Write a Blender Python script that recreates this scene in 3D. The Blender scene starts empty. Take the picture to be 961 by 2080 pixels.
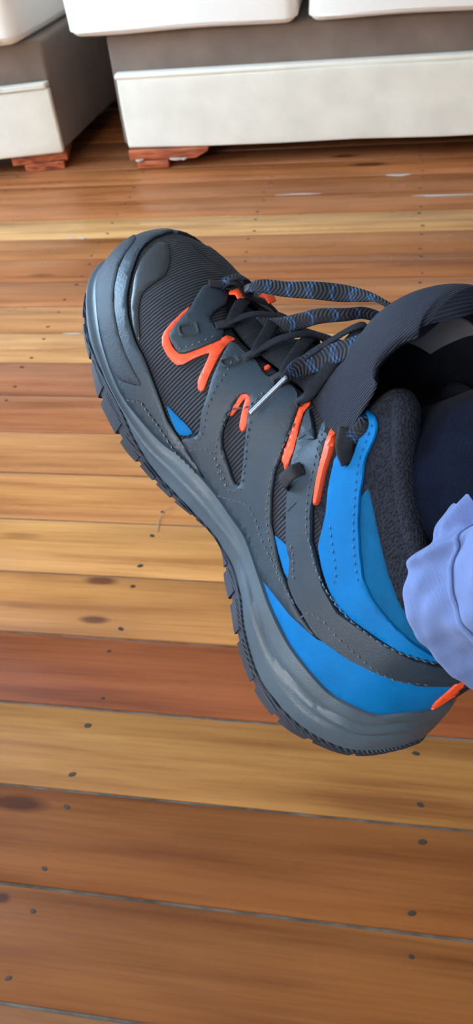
import bpy, bmesh, math, random
import numpy as np
from mathutils import Vector, Matrix
from mathutils.geometry import delaunay_2d_cdt
random.seed(7); rng=np.random.default_rng(7)
sc=bpy.context.scene
COL=sc.collection
# ---------------------------------------------------------------- camera
H0=1.05
def cam_rot(p,r,y):
    def rx(a):
        c,s=math.cos(a),math.sin(a); return np.array([[1,0,0],[0,c,-s],[0,s,c]])
    def rz(a):
        c,s=math.cos(a),math.sin(a); return np.array([[c,-s,0],[s,c,0],[0,0,1]])
    return rz(y)@rx(math.pi/2-p)@rz(r)
RM=cam_rot(*np.radians([41.97229,-7.44456,14.13447])); CP=np.array([0,0,H0])
cd=bpy.data.cameras.new('camera'); cam=bpy.data.objects.new('camera',cd); COL.objects.link(cam)
cam.matrix_world=Matrix.Translation(CP)@Matrix(RM.tolist()).to_4x4()
cd.sensor_fit='VERTICAL'; cd.sensor_height=24; cd.sensor_width=24; cd.lens=1731/2080*24; cd.clip_start=.02
cd.dof.use_dof=True; cd.dof.focus_distance=.43; cd.dof.aperture_fstop=15
sc.camera=cam
# ---------------------------------------------------------------- world, daylight, exposure
sc.view_settings.view_transform='Standard'; sc.view_settings.look='None'; sc.view_settings.gamma=1; sc.view_settings.use_curve_mapping=False
sc.view_settings.exposure=0.1
wd=bpy.data.worlds.new('sky'); sc.world=wd; wd.use_nodes=True
bg=wd.node_tree.nodes['Background']; bg.inputs[0].default_value=(.55,.75,1,1); bg.inputs[1].default_value=1.2
def area(name,loc,target,sx,sy,power,col):
    l=bpy.data.lights.new(name,'AREA'); l.shape='RECTANGLE'; l.size=sx; l.size_y=sy; l.energy=power; l.color=col
    o=bpy.data.objects.new(name,l); COL.objects.link(o); o.location=loc
    o.rotation_euler=(Vector(target)-Vector(loc)).to_track_quat('-Z','Y').to_euler(); return o
area('window_daylight',(-2.85,1.5,1.45),(0,1.5,.9),1.9,1.5,145,(.50,.74,1))
area('window_daylight_rear',(-1.75,-1.85,1.65),(-.3,1.8,.4),2.0,1.4,80,(1,.95,.88))
# ---------------------------------------------------------------- materials
def mat(name,col,rough=.6,metal=0,spec=.5,sheen=0):
    m=bpy.data.materials.new(name); m.use_nodes=True
    b=m.node_tree.nodes['Principled BSDF']; b.inputs['Base Color'].default_value=(*col,1)
    b.inputs['Roughness'].default_value=rough; b.inputs['Metallic'].default_value=metal; b.inputs['Specular IOR Level'].default_value=spec
    b.inputs['Sheen Weight'].default_value=sheen
    return m
def N(m,t,**k):
    n=m.node_tree.nodes.new(t)
    for a,v in k.items(): setattr(n,a,v)
    return n
def L(m,a,b): m.node_tree.links.new(a,b)
def coords(m,scale=(1,1,1),src='Object'):
    t=N(m,'ShaderNodeTexCoord'); mp=N(m,'ShaderNodeMapping'); mp.inputs['Scale'].default_value=scale
    L(m,t.outputs[src],mp.inputs['Vector']); return mp.outputs[0]
def bump(m,h,strength=.3,dist=.001):
    b=N(m,'ShaderNodeBump'); b.inputs['Strength'].default_value=strength; b.inputs['Distance'].default_value=dist
    L(m,h,b.inputs['Height']); L(m,b.outputs[0],m.node_tree.nodes['Principled BSDF'].inputs['Normal']); return b
def noise(m,vec,scale,detail=3,rough=.5):
    n=N(m,'ShaderNodeTexNoise'); n.inputs['Scale'].default_value=scale; n.inputs['Detail'].default_value=detail; n.inputs['Roughness'].default_value=rough
    L(m,vec,n.inputs['Vector']); return n.outputs[0]
def ramp(m,fac,stops):
    r=N(m,'ShaderNodeValToRGB'); e=r.color_ramp.elements
    while len(e)<len(stops): e.new(.5)
    for q,(p,c) in zip(e,stops): q.position=p; q.color=(*c,1) if len(c)==3 else c
    L(m,fac,r.inputs[0]); return r.outputs[0]
def mul(m,a,b,fac=1):
    x=N(m,'ShaderNodeMixRGB',blend_type='MULTIPLY'); x.inputs[0].default_value=fac; L(m,a,x.inputs[1]); L(m,b,x.inputs[2]); return x.outputs[0]
def base(m,c): L(m,c,m.node_tree.nodes['Principled BSDF'].inputs['Base Color'])
def wave(m,vec,scale,dist=0,direction='X',profile='SIN'):
    w=N(m,'ShaderNodeTexWave',wave_type='BANDS',bands_direction=direction,wave_profile=profile)
    w.inputs['Scale'].default_value=scale; w.inputs['Distortion'].default_value=dist; L(m,vec,w.inputs['Vector']); return w.outputs[1]
def mottled(name,col,rough,nscale=60,amt=.25,bs=.15,bscale=900,spec=.5,sheen=0):
    m=mat(name,col,rough,spec=spec,sheen=sheen); v=coords(m)
    a=1-amt
    base(m,ramp(m,noise(m,v,nscale),[(.3,tuple(c*a for c in col)),(.7,tuple(min(1,c*(1+amt)) for c in col))]))
    bump(m,noise(m,v,bscale,2),bs,.0006); return m
# ribbed knit of the boot: fine ridges across the foot
def ribbed(name,c0,c1,scale=330):
    m=mat(name,c1,.75); v=coords(m)
    w=wave(m,v,scale/ (2*math.pi)*1.0,0.6,'X')
    base(m,ramp(m,w,[(.15,c0),(.65,c1)])); bump(m,w,.9,.0009); return m
M={}
M['knit']=ribbed('ribbed_knit',(.003,.004,.008),(.034,.042,.066),1150)
M['knit_soft']=mat('collar_knit',(.03,.034,.045),.9,spec=.25)
v=coords(M['knit_soft'],(1,1,.7)); vo=N(M['knit_soft'],'ShaderNodeTexVoronoi'); vo.inputs['Scale'].default_value=1000; L(M['knit_soft'],v,vo.inputs['Vector'])
base(M['knit_soft'],ramp(M['knit_soft'],vo.outputs['Distance'],[(.1,(.003,.004,.008)),(.6,(.016,.020,.034))])); bump(M['knit_soft'],vo.outputs['Distance'],.7,.001)
M['grey_syn']=mottled('grey_synthetic',(.014,.034,.060),.5,90,.12,.25,1500)
M['rand']=mottled('dark_rubber_rand',(.014,.033,.057),.42,60,.18,.3,700)
M['guard']=mottled('navy_rubber_guard',(.010,.021,.038),.6,60,.2,.35,900)
M['midsole']=mottled('grey_foam_midsole',(.068,.108,.150),.4,40,.15,.2,1200)
M['outsole']=mat('navy_rubber_outsole',(.016,.022,.035),.55); v=coords(M['outsole'])
w=wave(M['outsole'],v,330,.0,'Z'); base(M['outsole'],ramp(M['outsole'],w,[(.2,(.012,.019,.032)),(.7,(.034,.050,.084))])); bump(M['outsole'],w,.5,.0007)
M['toecap']=mottled('smooth_toe_film',(.007,.013,.020),.3,50,.2,.1,500)
M['blue']=mottled('blue_synthetic',(.0,.155,.46),.6,70,.10,.25,1500,.15)
M['blue_d']=mottled('teal_blue_textile',(.0,.095,.25),.7,70,.15,.4,1300,.12)
M['orange']=mottled('neon_orange_film',(1.0,.105,.03),.45,60,.05,.05,800)
M['tongue']=ribbed('tongue_knit',(.024,.030,.046),(.040,.049,.074),1900); M['tongue'].node_tree.nodes['Principled BSDF'].inputs['Specular IOR Level'].default_value=.2
M['edge']=mat('cut_edge_black',(.006,.008,.011),.7)
M['thread_g']=mat('grey_thread',(.07,.095,.12),.6)
M['thread_b']=mat('blue_thread',(.0,.12,.34),.6)
M['lining']=mottled('black_lining',(.006,.008,.014),.9,80,.3,.4,1400,.2)
M['web']=mottled('black_webbing',(.014,.016,.024),.7,200,.3,.6,2500)
M['rubber_hi']=mottled('grey_welded_film',(.045,.066,.082),.35,90,.1,.1,1500)
def lace_mat():
    m=mat('navy_flecked_lace',(.012,.016,.03),.7)
    w1=wave(m,coords(m,(1.1,1.4,1),'UV'),.32,1.5,'DIAGONAL'); chk=wave(m,coords(m,(1,1,1),'UV'),1.9,0,'DIAGONAL'); ch2=wave(m,coords(m,(1,-1,1),'UV'),1.9,0,'DIAGONAL')
    a=N(m,'ShaderNodeMath',operation='MULTIPLY'); L(m,ramp(m,w1,[(.72,(0,0,0)),(1,(1,1,1))]),a.inputs[0]); L(m,ramp(m,chk,[(.35,(0,0,0)),(.55,(1,1,1))]),a.inputs[1])
    base(m,ramp(m,a.outputs[0],[(0,(.005,.008,.018)),(1,(.012,.085,.25))])); bump(m,ch2,.7,.0006); return m
M['lace']=lace_mat()
M['lace_shaded']=mottled('shaded_navy_lace',(.006,.009,.018),.75,300,.5,.8,2200,.3)  # same lace for the criss-cross rows, their shade put into a darker colour
M['metal']=mat('aglet_metal',(.30,.36,.45),.25,.7)
M['tag']=mat('woven_grey_tag',(.14,.145,.16),.9); v=coords(M['tag']); bump(M['tag'],noise(M['tag'],v,1500,2),.4,.0005)
M['ink']=mat('faded_ink',(.055,.06,.07),.8)
M['sock']=mottled('navy_sock_knit',(.0016,.0038,.013),.95,120,.35,.8,1100,.1,.03)
M['skin']=mottled('skin',(.42,.24,.17),.5,30,.1)
def denim():
    m=mat('pale_blue_cotton',(.30,.40,.75),.85,sheen=.2); v=coords(m)
    c=ramp(m,noise(m,v,18,3),[(.30,(.095,.155,.37)),(.62,(.145,.225,.50))])
    c2=ramp(m,noise(m,coords(m,(1,1,1)),9,2,.4),[(.60,(1,1,1)),(.74,(.95,.86,.78))])
    base(m,mul(m,c,c2)); bump(m,noise(m,coords(m,(1,1,6)),420,2),.5,.0009); return m
M['denim']=denim()
def wood():
    m=mat('varnished_board',(.3,.12,.04),.33,spec=.3)
    oi=N(m,'ShaderNodeObjectInfo'); t=N(m,'ShaderNodeTexCoord')
    ad=N(m,'ShaderNodeVectorMath',operation='ADD'); sh=N(m,'ShaderNodeVectorMath',operation='SCALE'); sh.inputs['Scale'].default_value=37
    cb=N(m,'ShaderNodeCombineXYZ'); L(m,oi.outputs['Random'],cb.inputs[0]); L(m,oi.outputs['Random'],cb.inputs[1]); L(m,cb.outputs[0],sh.inputs[0])
    L(m,t.outputs['Object'],ad.inputs[0]); L(m,sh.outputs[0],ad.inputs[1])
    def mp(s):
        q=N(m,'ShaderNodeMapping'); q.inputs['Scale'].default_value=s; L(m,ad.outputs[0],q.inputs[0]); return q.outputs[0]
    g1=noise(m,mp((.8,14,1)),2.2,4,.55); g2=noise(m,mp((3,90,1)),2.0,4,.6); g3=noise(m,mp((1,3,1)),1.6,2)
    c=mul(m,oi.outputs['Color'],ramp(m,g1,[(.28,(.62,.52,.44)),(.5,(1,1,1)),(.72,(1.18,1.26,1.30))]))
    c=mul(m,c,ramp(m,g2,[(.3,(.86,.83,.80)),(.6,(1.04,1.05,1.05))]))
    c=mul(m,c,ramp(m,g3,[(.35,(.80,.74,.70)),(.65,(1.12,1.12,1.12))]))
    # scattered dark knots
    vo=N(m,'ShaderNodeTexVoronoi'); vo.inputs['Scale'].default_value=1.0; L(m,mp((1.3,5,1)),vo.inputs['Vector'])
    c=mul(m,c,ramp(m,vo.outputs['Distance'],[(.03,(.30,.22,.2)),(.085,(1,1,1))]))
    # the few big knots of these boards, at their places
    g=N(m,'ShaderNodeNewGeometry')
    for kx,ky,sx,sy in ((-.495,.527,17,62),(-.493,.944,26,80),(-.480,.857,30,90),(-.47,.40,60,110),(-.12,2.80,12,50)):
        sb=N(m,'ShaderNodeVectorMath',operation='SUBTRACT'); sb.inputs[1].default_value=(kx,ky,0); L(m,g.outputs['Position'],sb.inputs[0])
        ml=N(m,'ShaderNodeVectorMath',operation='MULTIPLY'); ml.inputs[1].default_value=(sx,sy,0); L(m,sb.outputs[0],ml.inputs[0])
        ln=N(m,'ShaderNodeVectorMath',operation='LENGTH'); L(m,ml.outputs[0],ln.inputs[0])
        c=mul(m,c,ramp(m,ln.outputs['Value'],[(.45,(.34,.26,.28)),(.95,(1,1,1))]))
    base(m,c)
    r=ramp(m,noise(m,mp((2,6,1)),3,3),[(.3,(.24,)*3),(.7,(.42,)*3)]); L(m,r,m.node_tree.nodes['Principled BSDF'].inputs['Roughness'])
    h=N(m,'ShaderNodeMath',operation='ADD'); L(m,g2,h.inputs[0]); L(m,g1,h.inputs[1]); bump(m,h.outputs[0],.18,.002)
    return m
M['wood']=wood()
M['gap']=mottled('dusty_gap_filler',(.13,.125,.11),.9,30,.5,.3,300)
M['nail']=mat('dark_nail',(.045,.035,.028),.5,.3)
M['paint']=mat('old_paint_fleck',(.5,.45,.4),.8)
M['cream']=mottled('cream_linen',(.80,.74,.62),.9,9,.07,.3,500,.2,.2)
M['white']=mottled('white_cotton',(.90,.84,.76),.9,5,.04,.25,300,.2,.2)
M['brown']=mottled('brown_upholstery',(.20,.145,.112),.9,7,.18,.35,400,.2,.3)
M['redwood']=mat('red_varnished_foot',(.30,.06,.02),.35); v=coords(M['redwood'],(6,60,60))
base(M['redwood'],ramp(M['redwood'],noise(M['redwood'],v,2,3),[(.35,(.17,.03,.012)),(.65,(.55,.14,.05))]))
M['wall']=mottled('painted_plaster',(.55,.50,.42),.9,3,.05,.1,80)
M['ceil']=mottled('white_ceiling',(.8,.79,.76),.9,3,.03,.1,80)
M['frame']=mat('white_frame_paint',(.75,.74,.7),.4)
def glassmat():
    m=mat('clear_pane',(.9,.95,1),.02); m.node_tree.nodes['Principled BSDF'].inputs['Transmission Weight'].default_value=1; return m
M['glass']=glassmat()
# ---------------------------------------------------------------- object helpers
def mesh_obj(name,verts,faces,m,parent=None,smooth=True,mats=None,fmat=None,uv=None,sharp=None):
    me=bpy.data.meshes.new(name); me.from_pydata([tuple(map(float,p)) for p in verts],[],[tuple(map(int,f)) for f in faces]); me.update()
    for q in (mats or [m]): me.materials.append(q)
    if fmat is not None: me.polygons.foreach_set('material_index',list(map(int,fmat)))
    me.polygons.foreach_set('use_smooth',[smooth]*len(me.polygons))
    if uv is not None:
        l=me.uv_layers.new(name='UVMap'); li=np.empty(len(me.loops),int); me.loops.foreach_get('vertex_index',li)
        l.data.foreach_set('uv',np.asarray(uv,float)[li].ravel())
    if sharp: me.set_sharp_from_angle(angle=math.radians(sharp))
    o=bpy.data.objects.new(name,me); COL.objects.link(o)
    if parent: o.parent=parent
    return o
def empty(name,mw=None):
    o=bpy.data.objects.new(name,None); COL.objects.link(o); o.empty_display_size=.05
    if mw is not None: o.matrix_world=mw
    return o
def tag(o,label,cat=None,group=None):
    o['label']=label
    if cat: o['category']=cat
    if group: o['group']=group
def struct(o,kind='structure'): o['kind']=kind; return o
def bm_obj(name,bm,m,parent=None,smooth=True,sharp=35):
    me=bpy.data.meshes.new(name); bmesh.ops.recalc_face_normals(bm,faces=bm.faces); bm.to_mesh(me); bm.free()
    me.materials.append(m); me.polygons.foreach_set('use_smooth',[smooth]*len(me.polygons))
    if smooth: me.set_sharp_from_angle(angle=math.radians(sharp))
    o=bpy.data.objects.new(name,me); COL.objects.link(o)
    if parent: o.parent=parent
    return o
def box(name,a,b,m,parent=None,bev=0,seg=2,xf=None,fn=None,sub=0):
    bm=bmesh.new(); bmesh.ops.create_cube(bm,size=1)
    for q in bm.verts: q.co=Vector(((q.co.x+.5)*(b[0]-a[0])+a[0],(q.co.y+.5)*(b[1]-a[1])+a[1],(q.co.z+.5)*(b[2]-a[2])+a[2]))
    if sub: bmesh.ops.subdivide_edges(bm,edges=bm.edges[:],cuts=sub,use_grid_fill=True)
    if bev:
        es=[e for e in bm.edges if e.calc_face_angle(0)>.5]
        bmesh.ops.bevel(bm,geom=es,offset=bev,segments=seg,profile=.5,affect='EDGES')
    if fn:
        for q in bm.verts: q.co=fn(q.co)
    if xf is not None: bm.transform(xf)
    return bm_obj(name,bm,m,parent)
def grid_faces(nu,nv,closed_u=False,closed_v=False,flip=False):
    f=[]
    for i in range(nu if closed_u else nu-1):
        for j in range(nv if closed_v else nv-1):
            a=i*nv+j;b=((i+1)%nu)*nv+j;c=((i+1)%nu)*nv+(j+1)%nv;d=i*nv+(j+1)%nv
            f.append((a,d,c,b) if flip else (a,b,c,d))
    return f
def cr(pts,n):
    return crom(pts,np.linspace(0,1,n))
# ================================================================= ROOM
PW=.128*H0; PY0=.39885*H0
XL,XR,YF,YB,ZC=-2.9,2.5,-2.0,4.1,2.6
floor=struct(box('floor',(XL,YF,-.05),(XR,YB,-.0025),M['gap']))
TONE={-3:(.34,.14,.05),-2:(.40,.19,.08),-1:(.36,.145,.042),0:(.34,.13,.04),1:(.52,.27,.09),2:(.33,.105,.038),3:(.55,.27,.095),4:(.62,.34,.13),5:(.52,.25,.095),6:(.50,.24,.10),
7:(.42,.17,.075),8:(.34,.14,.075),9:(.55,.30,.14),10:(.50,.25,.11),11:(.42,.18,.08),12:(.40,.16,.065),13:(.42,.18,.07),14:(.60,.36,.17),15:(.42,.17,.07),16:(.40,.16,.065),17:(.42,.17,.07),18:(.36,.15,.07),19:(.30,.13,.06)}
joists=[.045-.46*k for k in range(-6,8)]
nailme=None
for n in range(-17,27):
    ya=PY0+n*PW
    if ya<YF or ya+PW>YB+.02: continue
    cuts=[XL,XR] if n%3 else [XL,[.9,-1.9,1.35,-2.2][n%4],XR]
    for a,b in zip(cuts[:-1],cuts[1:]):
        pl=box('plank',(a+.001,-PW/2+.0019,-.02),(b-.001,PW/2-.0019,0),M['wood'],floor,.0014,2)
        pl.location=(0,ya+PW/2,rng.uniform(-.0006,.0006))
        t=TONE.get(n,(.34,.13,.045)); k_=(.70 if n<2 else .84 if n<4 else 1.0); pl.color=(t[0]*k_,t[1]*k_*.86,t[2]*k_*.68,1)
        for jx in joists:
            if a<jx<b and -1.6<jx<1.5 and ya>-.3:
                for sy in (-.30,.31):
                    bm=bmesh.new(); bmesh.ops.create_cone(bm,cap_ends=True,segments=10,radius1=.0040,radius2=.0034,depth=.0012)
                    if nailme is None:
                        nl=bm_obj('nail',bm,M['nail'],pl); nailme=nl.data
                    else:
                        bm.free(); nl=bpy.data.objects.new('nail',nailme); COL.objects.link(nl); nl.parent=pl
                    nl.location=(jx+rng.uniform(-.008,.008)+(-.015 if jx<-.3 and jx>-.6 else 0),sy*PW+rng.uniform(-.008,.008),.0002)
                    k=rng.uniform(.7,1.2); nl.scale=(k*rng.uniform(1.1,1.6),k*.9,1); nl.rotation_euler.z=rng.uniform(-.5,.5)
for (px,py,l,wd_) in ((-.326,2.576,.13,.008),(.11,2.535,.17,.012),(-.02,2.70,.07,.014),(-.94,2.30,.022,.010),(-.98,2.31,.02,.01),(-.80,1.76,.05,.006)):
    k=14; P=[];
    for i in range(k):
        a=2*math.pi*i/k; r=1+.25*math.sin(3*a+px*9)+rng.uniform(-.15,.15); P.append((px+l/2*r*math.cos(a),py+wd_/2*r*math.sin(a),.0011))
    Q=[(x,y,0.0001) for x,y,z in P]
    o=mesh_obj('paint_fleck',P+Q,[tuple(range(k))]+[(i,k+i,k+(i+1)%k,(i+1)%k) for i in range(k)],M['paint'],floor,False); o['label']='pale worn paint mark on the boards'
# walls, ceiling, windows
struct(box('ceiling',(XL,YF,ZC),(XR,YB,ZC+.08),M['ceil']))
struct(box('wall_back',(XL,YB,0),(XR,YB+.1,ZC),M['wall']))
struct(box('wall_right',(XR,YF,0),(XR+.1,YB,ZC),M['wall']))
def wall_hole(name,axis,pos,a0,a1,h0,h1,z0,z1,lo,hi):
    bm=bmesh.new()
    for (u0,u1,w0,w1) in ((lo,h0,0,ZC),(h1,hi,0,ZC),(h0,h1,0,z0),(h0,h1,z1,ZC)):
        r=bmesh.ops.create_cube(bm,size=1)
        for q in r['verts']:
            u=(q.co.x+.5)*(u1-u0)+u0; w=(q.co.z+.5)*(w1-w0)+w0; d=(q.co.y+.5)*(a1-a0)+a0
            q.co=Vector((d,u,w)) if axis=='x' else Vector((u,d,w))
    return struct(bm_obj(name,bm,M['wall'],smooth=False))
wall_hole('wall_left','x',XL,XL-.1,XL,.5,2.5,.7,2.25,YF,YB)
wall_hole('wall_front','y',YF,YF-.1,YF,-2.75,-.65,.9,2.4,XL,XR)
def window(name,axis,pos,u0,u1,z0,z1):
    root=struct(empty(name))
    def bx(nm,ua,ub,za,zb,d0,d1,m):
        a,b=((pos+d0,ua,za),(pos+d1,ub,zb)) if axis=='x' else ((ua,pos+d0,za),(ub,pos+d1,zb))
        return box(nm,a,b,m,root,.004 if m is not M['glass'] else 0)
    bx('frame',u0,u0+.06,z0,z1,-.09,-.03,M['frame']); bx('frame',u1-.06,u1,z0,z1,-.09,-.03,M['frame'])
    bx('frame',u0+.06,u1-.06,z0,z0+.06,-.09,-.03,M['frame']); bx('frame',u0+.06,u1-.06,z1-.06,z1,-.09,-.03,M['frame'])
    um=(u0+u1)/2; bx('mullion',um-.03,um+.03,z0+.06,z1-.06,-.09,-.03,M['frame'])
    bx('pane',u0+.06,um-.03,z0+.06,z1-.06,-.062,-.058,M['glass']); bx('pane',um+.03,u1-.06,z0+.06,z1-.06,-.062,-.058,M['glass'])
window('window_1','x',XL,.5,2.5,.7,2.25); window('window_2','y',YF,-2.75,-.65,.9,2.4)
for nm,a,b in (('baseboard_back',(XL,YB-.018,0),(XR,YB,.12)),('baseboard_left',(XL,YF,0),(XL+.018,YB-.018,.12)),('baseboard_right',(XR-.018,YF,0),(XR,YB-.018,.12))):
    struct(box(nm,a,b,M['frame'],None,.004))
# ================================================================= SEATS
def soft_box(name,a,b,m,parent,r=.03,amp=.004,f=9,seed=0,xf=None,crown=0):
    def fn(c):
        c=Vector(c); cx=(c.x-(a[0]+b[0])/2)/((b[0]-a[0])/2); cy=(c.y-(a[1]+b[1])/2)/((b[1]-a[1])/2); zc=(a[2]+b[2])/2
        s=1 if c.z>zc else -.35
        c.z+=crown*s*(1-cx*cx*.9)*(1-cy*cy*.9)
        c.y-=.010*(1-cx*cx)*(1 if cy<-.9 else 0)
        c.x+=amp*math.sin(f*c.z*3+seed)*math.cos(f*c.y+seed); c.y+=amp*math.sin(f*c.x+seed*2)*math.sin(f*2*c.z); c.z+=amp*.8*math.sin(f*c.x*1.3+seed)
        return c
    return box(name,a,b,m,parent,r,5,xf,fn,7)
sofa=empty('sofa',Matrix.Translation((-.95,2.85,0))); tag(sofa,'long cream and brown sofa on stepped red wooden feet, across the top','sofa')
def sp(name,a,b,m,r=.006,soft=False,**k):
    a=(a[0]+.95,a[1]-2.85,a[2]); b=(b[0]+.95,b[1]-2.85,b[2])
    return soft_box(name,a,b,m,sofa,r,**k) if soft else box(name,a,b,m,sofa,r,3)
sp('base_frame',(-.948,2.88,.065),(1.12,3.72,.402),M['brown'],.012)
sp('front_panel',(-.928,2.848,.062),(1.125,2.879,.284),M['cream'],.008,True,amp=.0025,f=7,seed=1)
sp('welt',(-.932,2.842,.279),(1.127,2.8795,.297),M['cream'],.008)
sp('backrest',(-.95,3.48,.40),(1.12,3.74,.85),M['brown'],.05,True,crown=.02)
sp('armrest',(1.13,2.86,.06),(1.33,3.74,.62),M['brown'],.04,True,seed=3)
for x0,x1,xa,xb in ((-.925,-.65,-.90,-.79),(.95,1.1,.98,1.06)):
    def cut(c,x1=x1+.95):
        q=Vector(c); e=max(0,(q.x-(x1-.06))/.06); q.z+=e*e*.026*(1-(q.z-.0265)/.035); return q
    f_=box('foot',(x0+.95,-.015,.0265),(x1+.95,.14,.0615),M['redwood'],sofa,.003,2,None,cut,5); f_['label']='red wooden foot with chipped lower edge'
    sp('foot_block',(xa,2.832,0),(xb,2.96,.026),M['redwood'],.003)
    if x0<0:
        for cx,wd_ in ((.045,.03),(.165,.05),(.205,.02)): c_=soft_box('chip',(cx,-.0165,.027),(cx+wd_,-.012,.0325),M['paint'],f_,.0015,amp=.0006,f=60,seed=cx*40); c_['label']='bare pale chip'
f_=sp('foot',(-.9,3.55,0),(-.78,3.66,.0645),M['redwood'],.004); f_=sp('foot',(.98,3.55,0),(1.08,3.66,.0645),M['redwood'],.004)
def cushion(x0,x1,label,seed,grp='seat cushions on the long sofa'):
    r=empty('seat_cushion',Matrix.Translation(((x0+x1)/2,2.81,.41)))
    soft_box('cover',(x0-(x0+x1)/2,0,.005),((x1-x0)/2,.66,.15),M['white'],r,.035,.004,8,seed,crown=.012)
    k=box('piping',(-(x1-x0)/2+.03,-.004,.018),((x1-x0)/2-.03,.002,.0225),M['white'],r,.0015)
    tag(r,label,'cushion',grp); return r
cushion(-1.045,-.335,'white seat cushion at the left end of the long sofa',1)
cushion(-.300,.40,'white seat cushion at the upper right corner of the photo',2.3)
# armchair on the left
fp=[(-2.05,2.70),(-1.162,2.872),(-1.085,3.74),(-1.95,3.95)]
def prism(name,pts,z0,z1,m,parent,bev=.008,off=(0,0),wob=.002):
    bm=bmesh.new(); vs=[bm.verts.new((x-off[0],y-off[1],z0)) for x,y in pts]; f=bm.faces.new(vs)
    r=bmesh.ops.extrude_face_region(bm,geom=[f]); 
    for q in r['geom']:
        if isinstance(q,bmesh.types.BMVert): q.co.z=z1
    bmesh.ops.subdivide_edges(bm,edges=bm.edges[:],cuts=5,use_grid_fill=True)
    es=[e for e in bm.edges if len(e.link_faces)==2 and e.calc_face_angle(0)>.4]
    bmesh.ops.bevel(bm,geom=es,offset=bev,segments=3,profile=.5,affect='EDGES')
    for q in bm.verts: q.co.x+=wob*math.sin(q.co.y*9+q.co.z*14); q.co.y+=wob*math.sin(q.co.x*8+q.co.z*11)
    return bm_obj(name,bm,m,parent)
ac=empty('armchair',Matrix.Translation((-1.6,2.8,0))); tag(ac,'cream and brown upholstered armchair at the left edge, angled towards the sofa','armchair')
O=(-1.6,2.8)
prism('base_frame',fp,.062,.402,M['brown'],ac,.012,O)
d=Vector((.875,.185)).normalized(); nrm=Vector((d.y,-d.x))
q0=Vector(fp[0])+nrm*.001; q1=Vector(fp[1])+nrm*.001
prism('front_panel',[tuple(q0+nrm*.026),tuple(q1+nrm*.026+d*-.002),tuple(q1),tuple(q0)],.06,.268,M['cream'],ac,.008,O,.0015)
prism('welt',[tuple(q0+nrm*.033),tuple(q1+nrm*.033-d*.01),tuple(q1),tuple(q0)],.268,.286,M['cream'],ac,.008,O,.0008)
prism('backrest',[(-1.97,3.70),(-1.11,3.48),(-1.09,3.72),(-1.95,3.93)],.40,.85,M['brown'],ac,.04,O)
def rb(name,x0,x1,y0,y1,z0,z1):
    c=Vector(fp[1]); P=[]
    for u,v_ in ((x0,y0),(x1,y0),(x1,y1),(x0,y1)): P.append(tuple(c+d*u-nrm*v_))
    return prism(name,P,z0,z1,M['redwood'],ac,.003,O,0)
rb('foot',-.19,.004,-.005,.17,.027,.0605); rb('foot_block',-.15,-.012,-.005,.16,0,.0265)
rb('foot',-.85,-.72,.0,.09,0,.0605); rb('foot',-.16,-.06,.40,.48,0,.0605)
ach=empty('seat_cushion',Matrix.Translation((-1.6,2.8,.405))); tag(ach,'white seat cushion on the armchair at the upper left corner','cushion')
prism('cover',[(-2.04,2.62),(-1.215,2.80),(-1.10,3.47),(-1.96,3.69)],0,.16,M['white'],ach,.035,O,.004)
prism('piping',[(-2.02,2.617),(-1.26,2.783),(-1.26,2.79),(-2.02,2.63)],.018,.023,M['white'],ach,.001,O,0)
# ================================================================= BOOT
# ---- boot surface: ribs from the sole edge (B) to the top line (T), millimetres, x heel>toe, y towards the near side
RIB_B=[(3,0,49),(5,10,45),(9,19,41),(14,27,34),(22,34,31),(32,38,27),(45,41,26),(60,42,25),(77,41,26),(91,39,28),(104,37,30),(114,36,31),(126,36,30),
(139,36,29),(152,38,28),(165,40,26),(176,43,23),(190,45,21),(208,47,20),(224,47,22),(241,45,25),(256,41,28),(273,34,30),(285,26,31),(295,14,31),(299,0,31)]
RIB_T=[(10,0,98),(14,12,98),(21,20,98),(29,26,98),(38,29,98),(48,30,100),(60,30,103),(73,29,109),(86,28,117),(97,27,126),(106,25,131),(113,23,127),(119,20,106),
(132,19,95),(146,19,91),(159,18,87),(171,18,83),(183,18,79),(197,17,76),(211,13,76),(222,6,78),(230,0,79),(237,0,78),(244,0,77),(250,0,75),(256,0,73)]
RIB_K=[0,.05,.1,.15,.15,.1,.05,.05,.05,.05,.1,.15,.35,.5,.55,.6,.65,.7,.8,.9,1,1,1,1,1,1]
OUT_T=[(-4,0,24),(-2,10,20),(2,19,14),(8,28,9),(17,36,6),(29,42,3),(43,45,1),(58,46,1),(77,45,7),(91,42,13),(104,38,14),(114,37,14),(126,36.5,13),
(139,38,11),(152,41,10),(165,43,8),(176,45,8),(190,47,10),(208,48,14),(224,48,15),(241,47,16),(256,44,17),(272,38,19),(286,29,22),(297,15,25),(301.5,0,26)]
OUT_B=[(-4,0,16),(-2,9,12),(2,19,7),(8,28,3),(18,36,-1),(30,42,-6),(43,46,-7),(58,47,-6),(77,46,-1),(91,42,2),(105,38,4),(115,35.5,9),(126,35,11),
(140,38,8),(152,42,6),(165,45,4),(176,47,3),(190,49,1),(208,49,1),(224,48,2),(241,45.5,7),(258,44,13),(274,38,17),(287,28.5,19),(297,15,22),(301.5,0,23)]
NR=len(RIB_B)-1
def crom(tab,s):
    tab=np.asarray(tab,float)
    if tab.ndim==1: tab=tab[:,None]
    s=np.clip(np.asarray(s,float),0,1)*(len(tab)-1)
    i=np.minimum(s.astype(int),len(tab)-2); t=(s-i)[...,None]
    def g(j):
        lo=2*tab[0]-tab[1]; hi=2*tab[-1]-tab[-2]
        ext=np.vstack([lo,tab,hi]); return ext[j+1]
    a,b,c,d=g(i-1),g(i),g(i+1),g(i+2)
    return .5*((2*b)+(c-a)*t+(2*a-5*b+4*c-d)*t*t+(3*b-a-3*c+d)*t**3)
def mirror_ext(tab,ends):
    return tab
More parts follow.
